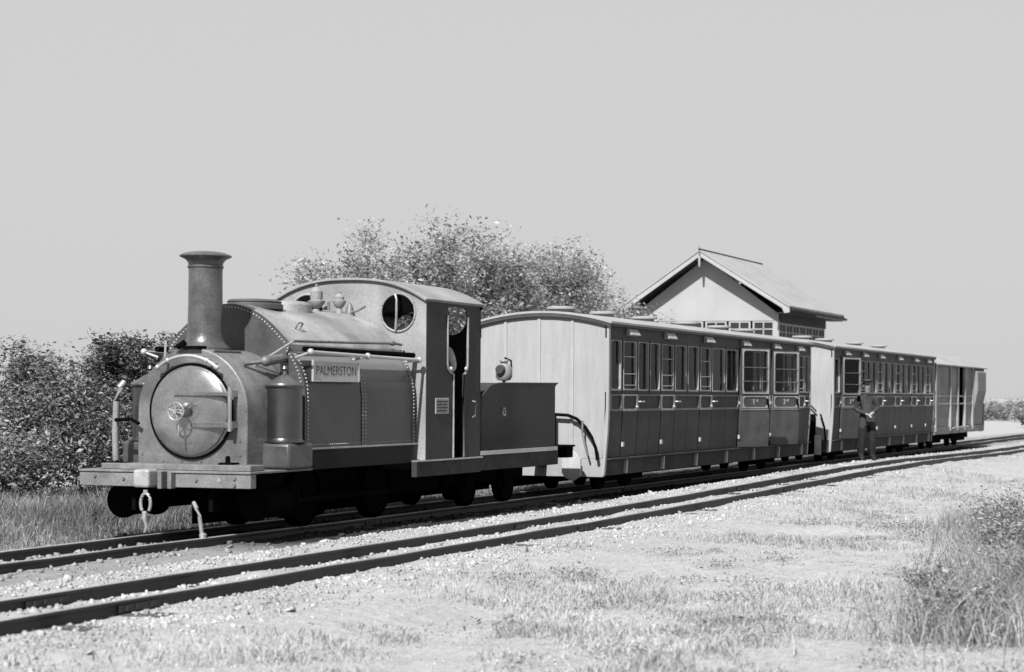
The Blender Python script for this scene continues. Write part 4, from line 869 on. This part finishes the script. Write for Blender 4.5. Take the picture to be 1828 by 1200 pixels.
# darker weeds in patches
cx_ = RNG.uniform(-7, 9, 60); cy_ = RNG.uniform(-9.5, -3.9, 60); k = RNG.integers(0, 60, 14000)
x = cx_[k]+RNG.normal(0, .14, 14000); y = cy_[k]+RNG.normal(0, .12, 14000); z = gz(x, y)+RNG.random(14000)*.07
leaves(np.stack([x, y, z], 1), .016, RNG.uniform(.9, 2.0, 14000), 'low_weeds', 'leaf', None, 'darker patches of low weeds in the pale foreground grass', 'stuff')
# bushy growth in the lower right corner
wg = 'weed clumps in the lower right corner'
for (x, y, h, r, N, lb) in ((-1.5, -8.0, .45, .45, 4500, 'weed clump at the right edge, nearest the photographer'), (.8, -7.35, .45, .5, 4500, 'middle weed clump with bleached stalks lying around it'), (3.4, -6.95, .45, .5, 4500, 'weed clump farthest from the photographer near the right edge'), (-2.9, -7.7, .28, .35, 3500, 'small low weed clump by the bottom edge'), (-1.2, -7.2, .25, .3, 2600, 'small sparse weed clump left of the tall ones')):
    t = shrub('weed_clump', x, y, h, r, N, .02, 1.7, lb, wg, 'leaf', 50, .008, low_=0, spread=.2, cat='plant')
    st_ = MB()
    for i in range(16):
        a = random.uniform(0, 2*PI); p = Vector((x+random.uniform(-r, r), y+random.uniform(-r, r)*.6, float(gz(x, y)))); q = p+Vector((math.cos(a)*.25, math.sin(a)*.18, random.uniform(.15, .5)*h/.5)); 
        st_.tube([p, (p+q)/2+Vector((0, 0, .05)), q], .004, 4, .0015)
    st_.build('dry_stalks', 'twig', t, kind='stuff')
st_ = MB()
for i in range(45):
    x, y = random.uniform(-4.5, 2.5), random.uniform(-8.9, -6.4); a = random.uniform(0, 2*PI); l = random.uniform(.2, .6); z = float(gz(x, y)); pts = []
    for q in range(7):
        pts.append((x+l*q/6*math.cos(a), y+l*q/6*math.sin(a), z+.01+.12*math.sin(PI*q/6)*l/.6+.01*q)); a += random.uniform(-.35, .35)
    st_.tube(pts, .0045, 4, .0015)
st_.build('fallen_stalks', 'twig', None, label='bleached dead stalks lying in the right foreground', kind='stuff')
N = 26000; k = RNG.integers(0, 7, N); cx_ = np.array([-1.6, -.2, 1.0, 2.6, 4.2, -2.8, 5.6]); cy_ = np.array([-8.0, -7.7, -7.5, -7.2, -6.9, -7.9, -6.5])
x = cx_[k]+RNG.normal(0, .5, N); y = cy_[k]+RNG.normal(0, .3, N)
blades(x, y, RNG.uniform(.12, .5, N), .0032, RNG.uniform(.5, 1.1, N), RNG.uniform(.3, 1.0, N), 'wispy_grass', 'long wispy pale grass along the right edge of the foreground')
# ------------------------------------------------------------------ people
def skinmesh(J, E_, sub=2):
    names = list(J); me = bpy.data.meshes.new('p'); me.from_pydata([J[k][:3] for k in names], [(names.index(a), names.index(b_)) for a, b_ in E_], [])
    o = bpy.data.objects.new('p', me); C.objects.link(o); sk = o.modifiers.new('s', 'SKIN'); sk.use_smooth_shade = True; sk.branch_smoothing = .6
    for i, k in enumerate(names): o.data.skin_vertices[0].data[i].radius = (J[k][3], J[k][4] if len(J[k]) > 4 else J[k][3])
    o.data.skin_vertices[0].data[0].use_root = True
    su = o.modifiers.new('u', 'SUBSURF'); su.levels = sub; su.render_levels = sub
    dg = bpy.context.evaluated_depsgraph_get(); r = bpy.data.meshes.new_from_object(o.evaluated_get(dg)); bpy.data.objects.remove(o); return r
def person(loc, rot, sc_, label, J, E_, matf, mats):
    P_ = empty('person', loc, label, 'person'); P_.rotation_euler = (0, 0, rot)
    me = skinmesh(J, E_); me.transform(Matrix.Scale(sc_, 4)); me.materials.clear()
    for m in mats: me.materials.append(M[m])
    for p in me.polygons: p.material_index = matf(p.center/sc_)
    b_ = bpy.data.objects.new('body', me); C.objects.link(b_); b_.parent = P_
    return P_, b_
def body(hands, elbows, knee=0, bulk=1.3):
    J = dict(pelvis=(0, 0, .92, .145, .115), waist=(0, 0, 1.06, .135, .10), chest=(.01, 0, 1.28, .165, .12), neck0=(0, 0, 1.44, .085, .075), neck=(.015, 0, 1.50, .05, .05), head0=(.03, 0, 1.57, .068, .075), head1=(.03, 0, 1.66, .078, .092), top=(.02, 0, 1.73, .05, .06))
    for s, n_ in ((1, 'l'), (-1, 'r')):
        J['hip'+n_] = (0, s*.10, .86, .095); J['knee'+n_] = (.02+knee*s, s*.11, .48, .062); J['ank'+n_] = (-.01+knee*s*1.3, s*.12, .09, .042); J['toe'+n_] = (.15+knee*s*1.3, s*.14, .035, .042, .035)
        J['sh'+n_] = (0, s*.185, 1.40, .062); e = elbows[n_]; h = hands[n_]; J['el'+n_] = (*e, .046); J['wr'+n_] = (*h, .032)
        d = (Vector(h)-Vector(e)).normalized(); pc = Vector(h)+d*.06; J['palm'+n_] = (*pc, .036, .022)
    for k_ in J:
        if k_ in ('pelvis', 'waist', 'chest') or k_[:-1] in ('hip', 'knee', 'ank', 'sh', 'el'): J[k_] = J[k_][:3]+tuple(q*(1.12 if k_ in ('pelvis', 'waist', 'chest') else 1.6 if k_[:-1] in ('knee', 'ank') else bulk) for q in J[k_][3:])
    E_ = [('pelvis', 'waist'), ('waist', 'chest'), ('chest', 'neck0'), ('neck0', 'neck'), ('neck', 'head0'), ('head0', 'head1'), ('head1', 'top')]
    for n_ in 'lr':
        E_ += [('pelvis', 'hip'+n_), ('hip'+n_, 'knee'+n_), ('knee'+n_, 'ank'+n_), ('ank'+n_, 'toe'+n_), ('chest', 'sh'+n_), ('sh'+n_, 'el'+n_), ('el'+n_, 'wr'+n_), ('wr'+n_, 'palm'+n_)]
        h = Vector(J['palm'+n_][:3]); d = (h-Vector(J['wr'+n_][:3])).normalized(); sd = Vector((0, 0, 1)).cross(d); sd = sd.normalized() if sd.length > .1 else Vector((1, 0, 0))
        for f in range(4):
            b0 = h+sd*(f-1.5)*.019+d*.02; l = (.034, .042, .04, .03)[f]; dn = Vector((0, 0, -.012))
            J['f%da%s' % (f, n_)] = (*b0, .010); J['f%db%s' % (f, n_)] = (*(b0+d*l+dn), .009); J['f%dc%s' % (f, n_)] = (*(b0+d*l*1.5+dn*3), .007)
            E_ += [('palm'+n_, 'f%da%s' % (f, n_)), ('f%da%s' % (f, n_), 'f%db%s' % (f, n_)), ('f%db%s' % (f, n_), 'f%dc%s' % (f, n_))]
        t0 = Vector(J['wr'+n_][:3])+d*.02+sd*.03; J['tha'+n_] = (*t0, .012); J['thb'+n_] = (*(t0+d*.035+sd*.018), .010); J['thc'+n_] = (*(t0+d*.06+sd*.015), .008)
        E_ += [('wr'+n_, 'tha'+n_), ('tha'+n_, 'thb'+n_), ('thb'+n_, 'thc'+n_)]
    return J, E_
def dress(P_, sc_, capm='hat', coatm='coat', skirt=True):
    def add(mb, nm, m): 
        for i, v_ in enumerate(mb.v): mb.v[i] = tuple(Vector(v_)*sc_)
        o = mb.build(nm, m, None, smooth=True); o.parent = P_; return o
    add(MB().lathe((.02, 0, 0), [(.085, 1.705), (.112, 1.725), (.125, 1.76), (.11, 1.785), (.02, 1.795)], 2, 20).add([(.09+.075*math.cos(t)*(1 if k else .2), .085*math.sin(t), 1.715-(.02 if k else 0)) for k in (0, 1) for t in [-PI/2+PI*i/10 for i in range(11)]], [(i, i+1, 12+i, 11+i) for i in range(10)]), 'cap', capm)
    add(MB().blob((-.02, 0, 1.665), .088, .088, .085, 14, 8), 'hair', 'hair')
    add(MB().blob((.117, 0, 1.635), .018, .013, .022, 8, 6).blob((.0, .087, 1.635), .018, .010, .028, 8, 6).blob((.0, -.087, 1.635), .018, .010, .028, 8, 6), 'nose_and_ears', 'skin')
    add(MB().blob((.1, .03, 1.66), .010, .012, .007, 8, 6).blob((.1, -.03, 1.66), .010, .012, .007, 8, 6), 'eyes', 'hair')
    add(MB().blob((.105, 0, 1.59), .009, .022, .006, 8, 6), 'mouth', 'hair')
    if skirt: add(MB().lathe((0, 0, 0), [(.165, 1.16), (.19, .95), (.215, .74), (.20, .735), (.175, .95), (.15, 1.16)], 2, 22).shift(lambda v: Vector((v.x*.85, v.y*1.12, v.z))), 'jacket_skirt', coatm)
J, E_ = body(dict(l=(.20, .06, 1.06), r=(.22, -.08, 1.02)), dict(l=(-.04, .25, 1.14), r=(-.03, -.26, 1.12)), .02)
SCM = .87; mx_, my_ = 20.2, -1.42
P_, b_ = person((mx_, my_, float(gz(mx_, my_))+.0), PI+.55, SCM, 'man in cap and grey jacket standing beside the second coach, by its open door', J, E_,
    lambda c: 0 if (c.z > 1.49 or (c.x > .215)) else (1 if c.z > .74 else (2 if c.z > .07 else 3)), ['skin', 'coat', 'trous', 'hat'])
dress(P_, SCM, skirt=False)
bag = MB().box(.20, .30, -.10, .08, .86, .99).tube([(.25, -.05, .99), (.24, -.02, 1.03), (.25, .03, .99)], .008, 6)
for i, v_ in enumerate(bag.v): bag.v[i] = tuple(Vector(v_)*SCM)
bo2 = bag.build('hand_bag', 'hat', None, bev=.01); bo2.location = P_.location; bo2.rotation_euler = P_.rotation_euler
tag(bo2, 'small dark bag held at the waist by the man beside the second coach', 'bag')
J, E_ = body(dict(l=(.22, .16, 1.08), r=(.20, -.20, .98)), dict(l=(.0, .27, 1.14), r=(-.02, -.28, 1.10)), 0)
P_, b_ = person((4.10, -.50, .577), PI-.25, .86, 'driver in rumpled pale overalls standing inside the locomotive cab', J, E_,
    lambda c: 0 if (c.z > 1.49 or c.x > .205) else (1 if c.z > .90 else (2 if c.z > .07 else 3)), ['skin', 'shirt', 'trous', 'hat'])
dress(P_, .86, skirt=False)
